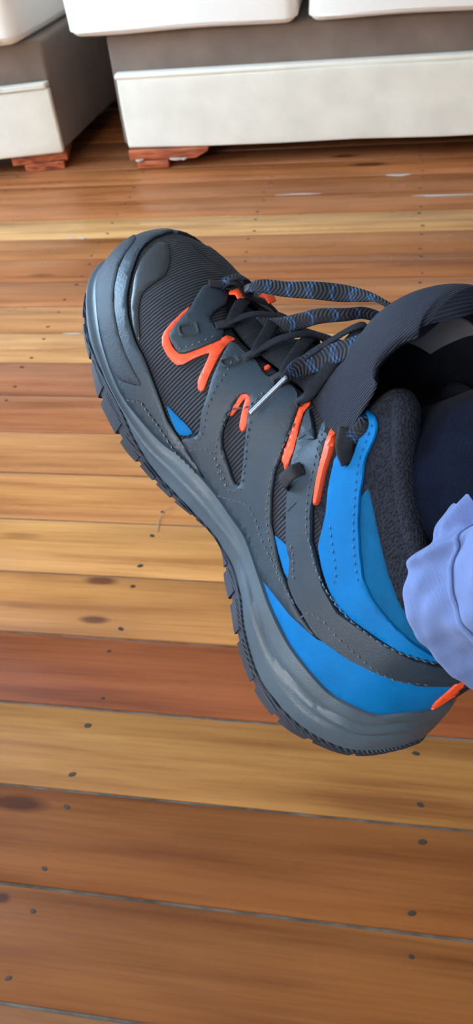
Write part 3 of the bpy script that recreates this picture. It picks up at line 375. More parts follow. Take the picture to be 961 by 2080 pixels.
ST={'a1': [(0.67,0.787),(0.666,0.758),(0.662,0.728),(0.6587,0.698),(0.6553,0.67),(0.6533,0.645),(0.6513,0.623),(0.6493,0.598),(0.648,0.575),(0.646,0.55),(0.6447,0.527),(0.642,0.508),(0.6393,0.487),(0.6367,0.468),(0.634,0.448),(0.6313,0.425),(0.6287,0.405),(0.626,0.385),(0.6227,0.365),(0.6187,0.343),(0.6153,0.323),(0.612,0.302),(0.608,0.283),(0.6047,0.263),(0.602,0.24),(0.5993,0.22),(0.5967,0.198),(0.5967,0.177),(0.5967,0.155),(0.5967,0.135),(0.5967,0.115),(0.602,0.095),(0.608,0.077)],'a2': [(0.59,0.75),(0.5887,0.723),(0.5873,0.695),(0.5867,0.667),(0.586,0.642),(0.5853,0.615),(0.584,0.59),(0.584,0.565),(0.5867,0.547),(0.59,0.53),(0.5933,0.515),(0.5967,0.497),(0.5953,0.475),(0.594,0.453),(0.5933,0.43),(0.592,0.408),(0.59,0.388),(0.588,0.367),(0.5853,0.348),(0.5833,0.328),(0.5813,0.307),(0.5793,0.288),(0.5767,0.27),(0.5733,0.253),(0.5707,0.235),(0.5673,0.217),(0.5647,0.2),(0.562,0.182),(0.5587,0.163),(0.5547,0.155),(0.5507,0.145),(0.5467,0.135),(0.5433,0.125),(0.5393,0.118),(0.5353,0.107),(0.5307,0.103),(0.5253,0.098),(0.5207,0.095),(0.5153,0.09),(0.5107,0.088),(0.5053,0.085),(0.5027,0.105),(0.5007,0.125),(0.498,0.147)],'a2b': [(0.5027,0.195),(0.506,0.21),(0.5093,0.228),(0.5127,0.242),(0.516,0.26),(0.5193,0.275),(0.5227,0.292),(0.5253,0.307),(0.5287,0.323),(0.532,0.338),(0.5347,0.352),(0.538,0.367),(0.5413,0.383),(0.544,0.398),(0.5473,0.413),(0.5507,0.427),(0.5533,0.443),(0.556,0.46),(0.5587,0.48),(0.5613,0.5),(0.564,0.517),(0.5667,0.537)],'a3': [(0.524,0.738),(0.522,0.713),(0.5193,0.688),(0.5167,0.662),(0.5147,0.638),(0.512,0.615),(0.51,0.593),(0.5073,0.57),(0.5053,0.55),(0.5033,0.53),(0.5007,0.51),(0.4987,0.49),(0.4967,0.473),(0.494,0.453),(0.4913,0.43),(0.488,0.405),(0.4853,0.383),(0.482,0.365),(0.478,0.345),(0.4747,0.325),(0.4713,0.307),(0.4673,0.288),(0.464,0.27),(0.46,0.253),(0.456,0.238),(0.4513,0.223),(0.4473,0.208),(0.4433,0.195),(0.4393,0.182),(0.4347,0.175),(0.43,0.168),(0.4253,0.16),(0.42,0.155),(0.4153,0.15),(0.41,0.145),(0.406,0.14),(0.4013,0.135),(0.396,0.133),(0.3913,0.13),(0.3867,0.13),(0.382,0.13),(0.3773,0.128),(0.3727,0.128),(0.368,0.13),(0.3633,0.13),(0.3587,0.13),(0.354,0.13),(0.3493,0.133),(0.3447,0.133),(0.34,0.135),(0.3353,0.14),(0.3313,0.14),(0.3267,0.143),(0.3227,0.145),(0.3187,0.147),(0.3147,0.15),(0.3113,0.152),(0.308,0.155),(0.304,0.158),(0.3007,0.16),(0.2973,0.163)],'a4': [(0.596,0.072),(0.5927,0.09),(0.59,0.107),(0.5867,0.125),(0.584,0.143),(0.5813,0.16),(0.576,0.163),(0.5707,0.168),(0.5653,0.17),(0.56,0.173),(0.5553,0.165),(0.5513,0.158),(0.5467,0.15),(0.542,0.143),(0.5373,0.135),(0.5333,0.128),(0.5287,0.12),(0.5247,0.113),(0.52,0.105),(0.516,0.098),(0.5113,0.09),(0.508,0.103),(0.504,0.115),(0.5,0.128),(0.498,0.152),(0.4967,0.175)],'a5': [(0.5153,0.007),(0.5107,0.02),(0.506,0.035),(0.5013,0.048),(0.4973,0.06),(0.4927,0.072),(0.488,0.088),(0.4833,0.103),(0.4793,0.115),(0.4747,0.125),(0.4693,0.122),(0.464,0.118),(0.4593,0.115),(0.454,0.11),(0.4487,0.107),(0.4427,0.107),(0.4373,0.1),(0.4313,0.098),(0.4253,0.095),(0.4187,0.092),(0.4127,0.09),(0.4067,0.09),(0.4013,0.088),(0.396,0.09),(0.3913,0.092),(0.3867,0.095),(0.3813,0.1),(0.3767,0.103),(0.3727,0.105),(0.368,0.11),(0.3633,0.113),(0.3587,0.115),(0.354,0.118),(0.3487,0.122),(0.344,0.125),(0.3393,0.128),(0.3347,0.13),(0.33,0.133)],'b1': [(0.3593,0.26),(0.3553,0.258),(0.3513,0.255),(0.3473,0.255),(0.3433,0.253),(0.34,0.247),(0.3367,0.242),(0.334,0.238),(0.3313,0.23),(0.328,0.225),(0.3247,0.223),(0.3213,0.22),(0.3187,0.215),(0.3153,0.212),(0.3127,0.208)],'b2': [(0.4993,0.927),(0.4953,0.888),(0.492,0.855),(0.4887,0.82),(0.4847,0.787),(0.4813,0.758),(0.4767,0.728),(0.4713,0.693),(0.466,0.66),(0.4607,0.63),(0.4553,0.603),(0.4507,0.58),(0.446,0.56),(0.442,0.542),(0.4387,0.53),(0.4347,0.515),(0.43,0.5),(0.426,0.487),(0.4213,0.478),(0.4173,0.465),(0.4133,0.455),(0.4093,0.445),(0.4053,0.435),(0.4013,0.43),(0.3973,0.422),(0.394,0.415),(0.3907,0.41),(0.3867,0.405),(0.3833,0.4),(0.38,0.395),(0.3767,0.39),(0.3733,0.388),(0.3693,0.385),(0.366,0.38),(0.3627,0.378),(0.3593,0.372),(0.356,0.367),(0.3513,0.37),(0.3467,0.372),(0.342,0.375),(0.3373,0.378),(0.3333,0.378),(0.3293,0.378),(0.326,0.375),(0.3227,0.375),(0.3187,0.372),(0.316,0.37),(0.3127,0.367),(0.3087,0.37),(0.3047,0.372),(0.3013,0.375),(0.2973,0.378),(0.294,0.378),(0.2907,0.378),(0.2867,0.38),(0.2833,0.383),(0.2793,0.388),(0.276,0.39),(0.2727,0.393),(0.2687,0.398),(0.2653,0.398),(0.2613,0.403)],'b3': [(0.2853,0.165),(0.2847,0.185),(0.2833,0.208),(0.282,0.23),(0.2787,0.24),(0.2747,0.25),(0.2707,0.26),(0.2667,0.27),(0.2627,0.283),(0.2587,0.285),(0.2553,0.288),(0.2513,0.29),(0.2473,0.292),(0.2433,0.295),(0.24,0.295),(0.236,0.297),(0.232,0.302),(0.2273,0.307),(0.2233,0.31),(0.2193,0.315),(0.2153,0.318),(0.2107,0.32),(0.2067,0.323),(0.202,0.325),(0.1973,0.325),(0.1933,0.325),(0.1887,0.325),(0.184,0.325),(0.1793,0.325),(0.1747,0.323),(0.17,0.32),(0.1653,0.318),(0.1607,0.32),(0.1567,0.325),(0.152,0.328),(0.148,0.33),(0.1433,0.333),(0.1387,0.335),(0.1347,0.338),(0.1307,0.345),(0.1267,0.355),(0.122,0.36),(0.118,0.367),(0.114,0.372),(0.1093,0.375),(0.1047,0.378),(0.1,0.38),(0.0953,0.383),(0.0907,0.383)],'b4': [(0.2847,0.383),(0.2807,0.385),(0.2767,0.39),(0.2727,0.393),(0.2687,0.395),(0.2647,0.398),(0.2607,0.4),(0.2567,0.405),(0.252,0.413),(0.248,0.417),(0.2433,0.422),(0.2393,0.427),(0.2347,0.432),(0.2307,0.438),(0.2267,0.443),(0.2227,0.448),(0.2187,0.453),(0.2147,0.458),(0.2107,0.463),(0.2067,0.468),(0.2027,0.47),(0.198,0.475),(0.194,0.478),(0.1893,0.485),(0.1847,0.49),(0.18,0.495),(0.1753,0.5),(0.1707,0.505),(0.166,0.508),(0.1613,0.512),(0.1567,0.515),(0.152,0.522),(0.1467,0.53),(0.142,0.537),(0.1367,0.542),(0.1313,0.547),(0.1267,0.552),(0.1213,0.557),(0.116,0.562),(0.1107,0.565),(0.1053,0.568),(0.0993,0.568),(0.094,0.57),(0.088,0.57)],'s1': [(0.4093,0.85),(0.406,0.838),(0.4027,0.828),(0.3993,0.818),(0.396,0.807),(0.3933,0.797),(0.3907,0.787),(0.388,0.78),(0.3853,0.77),(0.3833,0.76),(0.3807,0.753),(0.378,0.745),(0.3747,0.74),(0.372,0.735),(0.3693,0.73),(0.366,0.725),(0.3633,0.72),(0.36,0.718),(0.3567,0.713),(0.3533,0.71),(0.35,0.708),(0.3467,0.703),(0.3433,0.7),(0.34,0.698),(0.3373,0.693),(0.334,0.69),(0.3313,0.685),(0.328,0.682),(0.3253,0.677),(0.3227,0.672),(0.3193,0.667),(0.3167,0.662),(0.314,0.66),(0.3113,0.655),(0.3087,0.652),(0.306,0.647),(0.3033,0.642),(0.3013,0.638),(0.2987,0.633),(0.296,0.63),(0.2933,0.625),(0.2907,0.623),(0.288,0.618),(0.2853,0.615),(0.2827,0.61),(0.28,0.605),(0.2767,0.6),(0.2733,0.598),(0.27,0.593),(0.2667,0.59),(0.2633,0.585),(0.26,0.58)],'s2': [(0.3367,0.517),(0.3333,0.515),(0.33,0.515),(0.3267,0.512),(0.3233,0.51),(0.32,0.508),(0.3167,0.505),(0.314,0.503),(0.3107,0.5),(0.3073,0.497),(0.3047,0.495),(0.302,0.49),(0.2987,0.49),(0.296,0.485),(0.2933,0.48),(0.2907,0.475),(0.288,0.47),(0.2853,0.465),(0.2827,0.46),(0.284,0.438),(0.286,0.415),(0.288,0.393)],'r1': [(0.7153,0.018),(0.7113,0.037),(0.7073,0.058),(0.7033,0.075),(0.6993,0.092),(0.696,0.09),(0.6927,0.088),(0.6893,0.085),(0.686,0.083),(0.682,0.08),(0.6773,0.08),(0.6733,0.077),(0.668,0.077),(0.6633,0.075),(0.6593,0.07),(0.6547,0.068),(0.65,0.062),(0.6453,0.058),(0.6407,0.052),(0.636,0.045),(0.6307,0.037),(0.626,0.03),(0.6207,0.022),(0.6153,0.013),(0.6087,0.005),(0.6033,0.0),(0.5973,0.0),(0.592,0.0),(0.586,0.0),(0.5807,0.0),(0.5753,0.0),(0.57,0.0),(0.5647,0.0),(0.5593,0.0),(0.554,0.0)],'e1': [(0.7193,0.525),(0.718,0.545),(0.7173,0.568),(0.7167,0.588),(0.7153,0.608),(0.7153,0.633),(0.7153,0.655),(0.7147,0.677),(0.7147,0.7),(0.7147,0.725),(0.7147,0.75),(0.7153,0.782),(0.716,0.815),(0.7173,0.85)],'l1': [(0.3507,0.015),(0.3453,0.022),(0.3407,0.028),(0.336,0.033),(0.3313,0.037),(0.3267,0.043),(0.322,0.05),(0.318,0.052),(0.314,0.06),(0.31,0.068),(0.306,0.072),(0.3027,0.08),(0.2987,0.085),(0.2953,0.092),(0.2913,0.098),(0.288,0.103),(0.284,0.107),(0.2807,0.115),(0.2767,0.122),(0.2727,0.13),(0.2687,0.135),(0.2647,0.143),(0.2607,0.147),(0.2573,0.152),(0.2533,0.158),(0.2493,0.165),(0.2453,0.173),(0.2413,0.18),(0.238,0.188),(0.234,0.193),(0.23,0.2),(0.226,0.205),(0.222,0.212),(0.2187,0.217),(0.2147,0.223),(0.2107,0.228),(0.2067,0.233),(0.202,0.235),(0.198,0.242),(0.194,0.247),(0.19,0.255),(0.186,0.26),(0.1813,0.265),(0.1773,0.268),(0.1727,0.273),(0.1687,0.275),(0.164,0.278),(0.1593,0.28),(0.1553,0.285),(0.1507,0.288),(0.1467,0.295),(0.142,0.3),(0.138,0.305),(0.1333,0.31),(0.1293,0.315),(0.1247,0.32),(0.12,0.323),(0.1153,0.323),(0.11,0.32),(0.1053,0.32),(0.1,0.315)]}
PT={'eye1': (0.7373333333333333,0.655),'eye2': (0.6686666666666666,0.7625000000000001),'eye3': (0.594,0.7925),'slit1': (0.49866666666666665,0.685),'slit2': (0.4026666666666667,0.3175),'loop': (0.446,0.4025),'hook': (0.41333333333333333,0.6975)}

RS=np.array([[-0.492,-0.718,0.492],[0.803,-0.156,0.575],[-0.336,0.678,0.654]]); u_,_,v_=np.linalg.svd(RS); RS=u_@v_
TS=np.array([0.07083904,-0.11378333,-0.40507427])
MW=Matrix.Translation(CP+RM@TS)@Matrix((RM@RS).tolist()).to_4x4()
boot=empty('hiking_boot',MW)
tag(boot,'dark grey hiking boot with blue heel panels, neon orange trim and loosely tied navy laces','boot')
MM=.001
def far(P): P=np.array(P,float).copy(); P[...,1]*=-1; return P
# upper shell, both halves in one grid
nS,nV=190,26
sg,vg=np.meshgrid(np.linspace(0,1,nS),np.linspace(0,1,nV),indexing='ij')
Pn=S(sg,vg)
Vv=np.concatenate([Pn.reshape(-1,3),far(Pn).reshape(-1,3)])*MM
Ff=grid_faces(nS,nV,flip=False)+[tuple(i+nS*nV for i in f) for f in grid_faces(nS,nV,flip=True)]
upper=mesh_obj('upper',Vv,Ff,M['knit'],boot); upper['label']='ribbed dark knit upper'
bm=bmesh.new(); bm.from_mesh(upper.data); bmesh.ops.remove_doubles(bm,verts=bm.verts,dist=.00005); bmesh.ops.recalc_face_normals(bm,faces=bm.faces); bm.to_mesh(upper.data); bm.free()
so=upper.modifiers.new('thickness','SOLIDIFY'); so.thickness=.0015; so.offset=-1
# sign of normals so that they point out of the boot
sgn=1.0 if SN(np.array([.6]),np.array([.3]))[0][1]>0 else -1.0
def SP(s,v,t): return S(s,v)+sgn*SN(s,v)*np.asarray(t)[...,None] if np.ndim(t) else S(s,v)+sgn*SN(s,v)*t
US,VS=330.,75.
def inside(p,poly):
    x,y=p; c=False; n=len(poly); j=n-1
    for i in range(n):
        xi,yi=poly[i]; xj,yj=poly[j]
        if (yi>y)!=(yj>y) and x<(xj-xi)*(y-yi)/(yj-yi+1e-12)+xi: c=not c
        j=i
    return c
def smooth_poly(P,it=1):
    P=[np.array(p,float) for p in P]
    for _ in range(it):
        n=len(P); P=[.18*P[i-1]+.64*P[i]+.18*P[(i+1)%n] for i in range(n)]
    return [tuple(p) for p in P]
def overlay(name,poly,thick,m,mirror=True,hole=None,parent=None,rim=.55,step=3.2,edge=None,smooth=1,lift=0.0):
    poly=smooth_poly([(s*US,v*VS) for s,v in poly],smooth)
    hp=smooth_poly([(s*US,v*VS) for s,v in hole],smooth) if hole else None
    loops=[poly]+([hp] if hp else [])
    V2=[];E=[];nb=0
    for lp in loops:
        k=len(lp); V2+=[Vector(p) for p in lp]; E+=[(nb+i,nb+(i+1)%k) for i in range(k)]; nb+=k
    xs=[p[0] for p in poly]; ys=[p[1] for p in poly]
    B_=np.array([p for lp in loops for p in lp])
    gx=np.arange(min(xs)+.3,max(xs),step); gy=np.arange(min(ys)+.3,max(ys),step)
    for i,x in enumerate(gx):
        for y in gy:
            y2=y+(step/2 if i%2 else 0)
            if inside((x,y2),poly) and not (hp and inside((x,y2),hp)) and np.min(np.hypot(B_[:,0]-x,B_[:,1]-y2))>1.1: V2.append(Vector((x,y2)))
    # inner rim
    for lp in loops:
        k=len(lp)
        for i in range(k):
            a=np.array(lp[i-1]);b=np.array(lp[(i+1)%k]);t=b-a;ll=np.hypot(*t)
            if ll<1e-6: continue
            nn=np.array([-t[1],t[0]])/ll
            for sg_ in (1,-1):
                q=np.array(lp[i])+nn*sg_*.7
                if inside(q,poly) and not (hp and inside(q,hp)) and np.min(np.hypot(B_[:,0]-q[0],B_[:,1]-q[1]))>.5: V2.append(Vector(q))
    vo,eo,fo,_,_,_=delaunay_2d_cdt(V2,E,[],0,1e-4)
    A2=np.array([tuple(v) for v in vo]); F=[]
    for f in fo:
        c=A2[list(f)].mean(0)
        if inside(c,poly) and not (hp and inside(c,hp)): F.append(tuple(f))
    if not F: return None
    cnt={}
    for f in F:
        for a,b in zip(f,f[1:]+f[:1]): cnt[(a,b)]=1
    bd=[(a,b) for (a,b) in cnt if (b,a) not in cnt]
    bset={a for e in bd for a in e}
    tt=np.array([thick*rim if i in bset else thick for i in range(len(A2))])+lift
    s=np.clip(A2[:,0]/US,0,1); v=np.clip(A2[:,1]/VS,0,1)
    P=SP(s,v,tt); bl=sorted(bset); mp={q:len(A2)+i for i,q in enumerate(bl)}
    Pb=SP(s[bl],v[bl],np.full(len(bl),-.4))
    V=np.concatenate([P,Pb]); FS=[]; fm=[]
    # orientation
    f0=F[len(F)//2]; nn=np.cross(P[f0[1]]-P[f0[0]],P[f0[2]]-P[f0[0]]); flip=np.dot(nn,sgn*SN(s[f0[0]:f0[0]+1],v[f0[0]:f0[0]+1])[0])<0
    for f in F: FS.append(f[::-1] if flip else f); fm.append(0)
    for a,b in bd:
        q=(a,mp[a],mp[b],b); FS.append(q[::-1] if flip else q); fm.append(1)
    if mirror: mesh_obj(name,far(V)*MM,[f[::-1] for f in FS],None,parent or boot,True,[m,edge or M['edge']],fm,sharp=50)
    return mesh_obj(name,V*MM,FS,None,parent or boot,True,[m,edge or M['edge']],fm,sharp=50)
def part(name,key,thick,m,label,**k):
    o=overlay(name,OV[key],thick,m,**k)
    if o and label: o['label']=label
    return o
# sole
def ring(P): return np.concatenate([P,far(P)[-2:0:-1]])
nR=260; sr=np.linspace(0,1,nR)
OTc,OBc,MTc=crom(OUT_T,sr),crom(OUT_B,sr),crom(RIB_B,sr)
def outn(P):
    t=np.gradient(P,axis=0); n=np.stack([-t[:,1],t[:,0],0*t[:,0]],1); n/=np.maximum(np.linalg.norm(n,axis=1,keepdims=True),1e-9)
    k=len(P)//2
    if n[k,1]<0: n=-n
    n[0]=[-1,0,0]; n[-1]=[1,0,0]; return n
nO,nM=outn(OTc),outn(MTc)
rows=[]; NW=15
for j in range(NW+1):
    w=j/NW
    P=OTc+(MTc+nM*2.2-OTc)*w
    b=1.6*math.sin(math.pi*w)
    rib=(sr*NR)
    heel=np.clip(1-(rib-8.5)/2.5,0,1)*np.clip((rib-.2)/2,0,1)
    g=-1.7*np.exp(-((w-(.80-.035*rib))/.07)**2)-1.5*np.exp(-((w-(.42+.0*rib))/.06)**2)*np.clip((7-rib)/3,0,1)
    fore=np.clip((rib-9)/3,0,1)
    crest=2.3*np.exp(-((w-.55)/.16)**2)
    rows.append(P+nM*(b*.4+heel*g+fore*crest)[:,None])
rows.append(MTc+nM*.6+np.array([0,0,.8])); rows.append(MTc-nM*4+np.array([0,0,.6]))
R_=np.stack([ring(r) for r in rows]); nr,nc=R_.shape[:2]
F=[]
for i in range(nr-1):
    for j in range(nc):
        a=i*nc+j;b=i*nc+(j+1)%nc; F.append((a,a+nc,b+nc,b))
F.append(tuple(range(nc)))
mid=mesh_obj('midsole',R_.reshape(-1,3)*MM,F,M['midsole'],boot,sharp=40); mid['label']='grey foam midsole with grooves at the heel'
OB2=OTc+(OBc-OTc)*.72
rows=[OTc-nM*.3,OTc+nO*.9+np.array([0,0,-.6]),OB2-nO*.2,OB2-nO*6-np.array([0,0,.5])]
R_=np.stack([ring(r) for r in rows]); nr,nc=R_.shape[:2]; F=[]
for i in range(nr-1):
    for j in range(nc):
        a=i*nc+j;b=i*nc+(j+1)%nc; F.append((a,b,b+nc,a+nc))
F.append(tuple((nr-1)*nc+j for j in range(nc))[::-1]); F.append(tuple(range(nc)))
osl=mesh_obj('outsole',R_.reshape(-1,3)*MM,F,M['outsole'],boot,sharp=40)
LUG=[(24.3,25),(22.9,24.05),(21.6,22.7),(20.2,21.4),(18.95,20.0),(17.55,18.75),(16.35,17.3),(15.2,16.15),(14.2,15.0),(13.1,14.0),(12.1,12.9),(10.5,11.6),(9.3,10.3),(8.1,9.1),(6.9,7.9),(5.65,6.7),(4.35,5.45),(2.75,4.15),(1.2,2.55),(0,1.0)]
for a,b in LUG:
    n=9; s=np.linspace(a/NR,b/NR,n); t_=crom(OUT_T,s); b_=crom(OUT_B,s)
    nn=np.stack([np.interp(s,sr,nO[:,k]) for k in range(3)],1)
    ctr=b_*np.array([1,.52,1])+np.array([0,0,0])
    ctr[:,0]+= (150-ctr[:,0])*.06
    top=t_+(b_-t_)*.18
    prof=[top+nn*.2,top+nn*1.15+(b_-t_)*.16,b_+nn*.2-(b_-t_)*.06,b_-nn*1.2,ctr,ctr+np.array([0,0,4])]
    G=np.stack(prof,1); e=np.ones(n); G[0]+= (G[1]-G[0])*.25; G[-1]+=(G[-2]-G[-1])*.25
    for side in (0,1):
        Q=far(G) if side else G
        F=grid_faces(n,6,closed_v=True,flip=bool(side)); F+= [tuple(range(6)) if not side else tuple(range(6))[::-1], tuple((n-1)*6+j for j in range(6))[::-1] if not side else tuple((n-1)*6+j for j in range(6))]
        lg=mesh_obj('tread_lug',Q.reshape(-1,3)*MM,F,M['outsole'],boot,sharp=30)
# overlays (real thin layers sewn on the upper)
rp=[(0.999 if i==0 else s,v) for i,(s,v) in enumerate(OV['rand'])]
rp=[(1.0,rp[0][1])]+rp
s_end=rp[-1][0]; rp+= [(s_end+(1-s_end)*k/60,0.0) for k in range(61)]
o=overlay('toe_bumper',rp,1.9,M['rand'],rim=.7); o['label']='dark grey rubber bumper round the toe'
part('toe_guard','guard',2.5,M['guard'],'smoother navy panel of the toe bumper',rim=.85,edge=M['guard'])
part('toe_film','toecap',.7,M['toecap'],'smooth glossy film at the toe',edge=M['toecap'])
part('blue_inset','sliver1',.7,M['blue'],'blue inset at the forefoot')
part('front_eyestay','eyestay1',1.5,M['grey_syn'],'grey front eyestay')
part('orange_trim','orange1',1.0,M['orange'],'orange forked stripe at the forefoot',mirror=True,edge=M['orange'])
part('blue_heel_panel','blue_low',.9,M['blue'],'bright blue panel low on the heel')
part('blue_rear_panel','rear_blue',.8,M['blue_d'],'darker blue panel behind the ankle strap')
part('ankle_strap','strap',1.8,M['blue'],'bright blue ankle strap with a forked top')
part('blue_inset','sliver2',.8,M['blue'],'blue inset at the instep')
part('side_overlay','A',1.7,M['grey_syn'],'grey synthetic side overlay with a long window',hole=OV['A_hole'])
part('heel_band','B',2.3,M['grey_syn'],'grey band from the laces to the heel')
part('orange_trim','orange2',1.2,M['orange'],'small orange forked stripe in the side window',edge=M['orange'])
part('orange_trim','orange3',1.3,M['orange'],'long orange stripe beside the side overlay',edge=M['orange'])
part('orange_trim','orange4',2.8,M['orange'],'long orange stripe next to the blue strap',edge=M['orange'])
part('orange_trim','orange5',1.2,M['orange'],'small orange tip at the lace edge',edge=M['orange'])
part('heel_tab','orange_heel',1.5,M['orange'],'orange heel tab',edge=M['orange'])
# stitching
def sew(key,m,h,gap=3.4,ln=2.3,mirror=True):
    P=SP(np.array([q[0] for q in ST[key]]),np.array([q[1] for q in ST[key]]),np.full(len(ST[key]),float(h)))
    Nn=sgn*SN(np.array([q[0] for q in ST[key]]),np.array([q[1] for q in ST[key]]))
    dl=np.r_[0,np.cumsum(np.linalg.norm(np.diff(P,axis=0),axis=1))]
    V=[];F=[];x=0
    while x+ln<dl[-1]:
        a=np.array([np.interp(x,dl,P[:,k]) for k in range(3)]);b=np.array([np.interp(x+ln,dl,P[:,k]) for k in range(3)]);n=np.array([np.interp(x,dl,Nn[:,k]) for k in range(3)])
        t=b-a; t/=np.linalg.norm(t)+1e-9; sd=np.cross(t,n)*.32; k=len(V); md=(a+b)/2+n*.30
        V+=[a-sd-n*.3,a+sd-n*.3,md+sd,md-sd,b-sd-n*.3,b+sd-n*.3]; F+=[(k,k+1,k+2,k+3),(k+3,k+2,k+5,k+4),(k,k+3,k+4),(k+1,k+5,k+2)]
        x+=gap
    V=np.array(V)
    if mirror: k=len(V); V=np.concatenate([V,far(V)]); F=F+[tuple(i+k for i in f[::-1]) for f in F]
    o=mesh_obj('stitching',V*MM,F,m,boot,False); o['kind']='stuff'; return o
for k,h in (('a1',1.9),('a2',1.9),('a2b',1.9),('a3',1.9),('a4',1.9),('a5',1.9),('b1',2.5),('b2',2.5),('b3',2.5),('b4',2.5),('r1',2.6),('e1',1.7)): sew(k,M['thread_g'],h)
for k,h in (('s1',2.0),('s2',2.0)): sew(k,M['thread_b'],h)
# welded lace eyelets and slots
def eyelet(key,ang,lw,lh,h,mt=None):
    s0,v0=PT[key]; c,sn=math.cos(ang),math.sin(ang)
    def rect(w,hh,k=5):
        out=[]; cor=[(w,hh),(-w,hh),(-w,-hh),(w,-hh)]
        for i in range(4):
            a=np.array(cor[i]);b=np.array(cor[(i+1)%4])
            for j in range(k):
                p=a+(b-a)*j/k; x,y=p[0]*c-p[1]*sn,p[0]*sn+p[1]*c; out.append((s0+x/US,min(.995,v0+y/VS)))
        return out
    o=overlay('eyelet_frame',rect(lw,lh),h,mt or M['rubber_hi'],hole=rect(lw*.5,lh*.62),step=9,smooth=1); 
    if o: o['label']='grey welded eyelet slot'
eyelet('eye1',.15,3.2,6.0,2.6); eyelet('eye2',.1,3.0,5.5,2.8); 
def slot(key,w,h,t):
    s0,v0=PT[key]; P=[(s0+w*math.cos(a)/US,v0+h*math.sin(a)/VS) for a in np.linspace(0,2*math.pi,17)[:-1]]
    o=overlay('lace_slot',P,t,M['edge'],step=9,smooth=0); o['label']='dark stitched slot'
slot('slit1',.8,5.5,2.55); slot('slit2',.7,5.5,2.55)
# collar: padded roll, lining
nc_=90; sc0=0.0; sc1=12.2/NR
s=np.linspace(sc0,sc1,nc_); T=S(s,np.ones(nc_)); Nn=sgn*SN(s,np.full(nc_,.93)); 
tg=np.gradient(T,axis=0); tg/=np.linalg.norm(tg,axis=1,keepdims=True)
inn=-Nn.copy(); up=np.cross(tg,inn); up/=np.linalg.norm(up,axis=1,keepdims=True)
up*=np.sign(up[:,2:3]+1e-9)
def roll(sd):
    rad=np.interp(s*NR,[0,6,9,11,12.2],[4.6,4.8,5.6,5.8,2.5])
    C_=T+inn*rad[:,None]*.75-up*1.0; k=14; G=[]
    for j in range(k):
        a=2*math.pi*j/k; G.append(C_+inn*(rad*1.15*math.cos(a))[:,None]+up*(rad*math.sin(a))[:,None])
    G=np.stack(G,1); return far(G) if sd else G
G0,G1=roll(0),roll(1)
for G_ in (G0,G1):
    F=grid_faces(nc_,14,closed_v=True)+[tuple((nc_-1)*14+j for j in range(14)),tuple(range(14))[::-1]]
    cl=mesh_obj('collar_padding',G_.reshape(-1,3)*MM,F,M['knit_soft'],boot); cl['label']='padded knit collar'
    bm=bmesh.new(); bm.from_mesh(cl.data); bmesh.ops.recalc_face_normals(bm,faces=bm.faces); bm.to_mesh(cl.data); bm.free()
cp=[(k/NR,.62-.02*k+ (0.0)) for k in np.linspace(0.2,12.1,50)]+[(k/NR,.985) for k in np.linspace(12.1,.2,50)]
o=overlay('ankle_knit',cp,.5,M['knit_soft'],edge=M['knit_soft']); o['label']='soft knit around the ankle'
sl=np.linspace(0,13/NR,60); vl=np.linspace(.15,.97,16); a_,b_=np.meshgrid(sl,vl,indexing='ij')
G=S(a_,b_)-sgn*SN(a_,b_)*(6.0)
G[...,1]=np.where(G[...,1]<0,0,G[...,1])
for Q in (G,far(G)):
    ln_=mesh_obj('lining',Q.reshape(-1,3)*MM,grid_faces(60,16),M['lining'],boot); ln_.modifiers.new('t','SOLIDIFY').thickness=.001; ln_['label']='black inner lining'
# insole
ib=np.stack([MTc*np.array([.97,.82,1])+np.array([4,0,-8])]); Rg=ring(ib[0]); 
V=np.concatenate([Rg,Rg-np.array([0,0,4])]); k=len(Rg); mesh_obj('insole',V*MM,[tuple(range(k)),tuple(range(k,2*k))[::-1]]+[(i,k+i,k+(i+1)%k,(i+1)%k) for i in range(k)],M['lining'],boot,sharp=30)
# tongue -----------------------------------------------------------
TC=[(226,0,73),(214,0,77),(203,0,82),(190,0,86),(178,0,91),(167,0,97),(158,0,104),(153,0,113),(151,0,123),(151,0,134),(149,0,144),(145,0,154),(139.5,0,163),(132,0,171),(127,0,174)]
TW=[8,12,14,16,17,17,18,28,31,31,31,31,30,28,23]; TH=[3,4,4,5,5,6,7,9,11,13,14,14,13,12,7]; TB=[3,4,5,6,6,8,15,35,31,25,20,17,15,13,10]
nt=90; tc=cr(TC,nt); tw=cr(TW,nt)[:,0]; th=cr(TH,nt)[:,0]; tb=cr(TB,nt)[:,0]
tt=np.gradient(tc,axis=0); tt/=np.linalg.norm(tt,axis=1,keepdims=True); nt_=np.stack([tt[:,2],0*tt[:,0],-tt[:,0]],1)
q=np.linspace(0,1,nt)
puck=1.6*np.sin(q*46)*(np.clip((.62-q)/.1,0,1))*np.clip(q/.15,0,1)
KO=22; loopang=[]
def tsec(u,side,extra=0):
    """u -1..1 across, side +1 outer face, -1 inner face"""
    drop=tb*(u*u)*(1.0 if u>=0 else 1.45); wy=1.0 if u>=0 else 1.22
    half=th*.5*math.sqrt(max(0,1-abs(u)**6))
    return tc-nt_*(drop)[:,None]+np.array([0,1,0])*(tw*u*wy)[:,None]+nt_*(side*half+ (puck*(1-abs(u)*.3)*(side>0)) -th*.5+extra)[:,None]
us=[math.sin(math.pi/2*x) for x in np.linspace(-1,1,KO)]
G=np.stack([tsec(u,1) for u in us]+[tsec(u,-1) for u in us[::-1]],1); nk=G.shape[1]
capT=G[-1].mean(0)
F=grid_faces(nt,nk,closed_v=True); V=np.concatenate([G.reshape(-1,3),[capT+tt[-1]*3]]); 
F+=[((nt-1)*nk+j,(nt-1)*nk+(j+1)%nk,nt*nk) for j in range(nk)]; F.append(tuple(range(nk)))
fm=[]
for f in F:
    fm.append(1 if (len(f)==4 and (min(f)%nk)>=KO+1 and (max(f)%nk)<nk-1 and f[0]//nk>30) else 0)
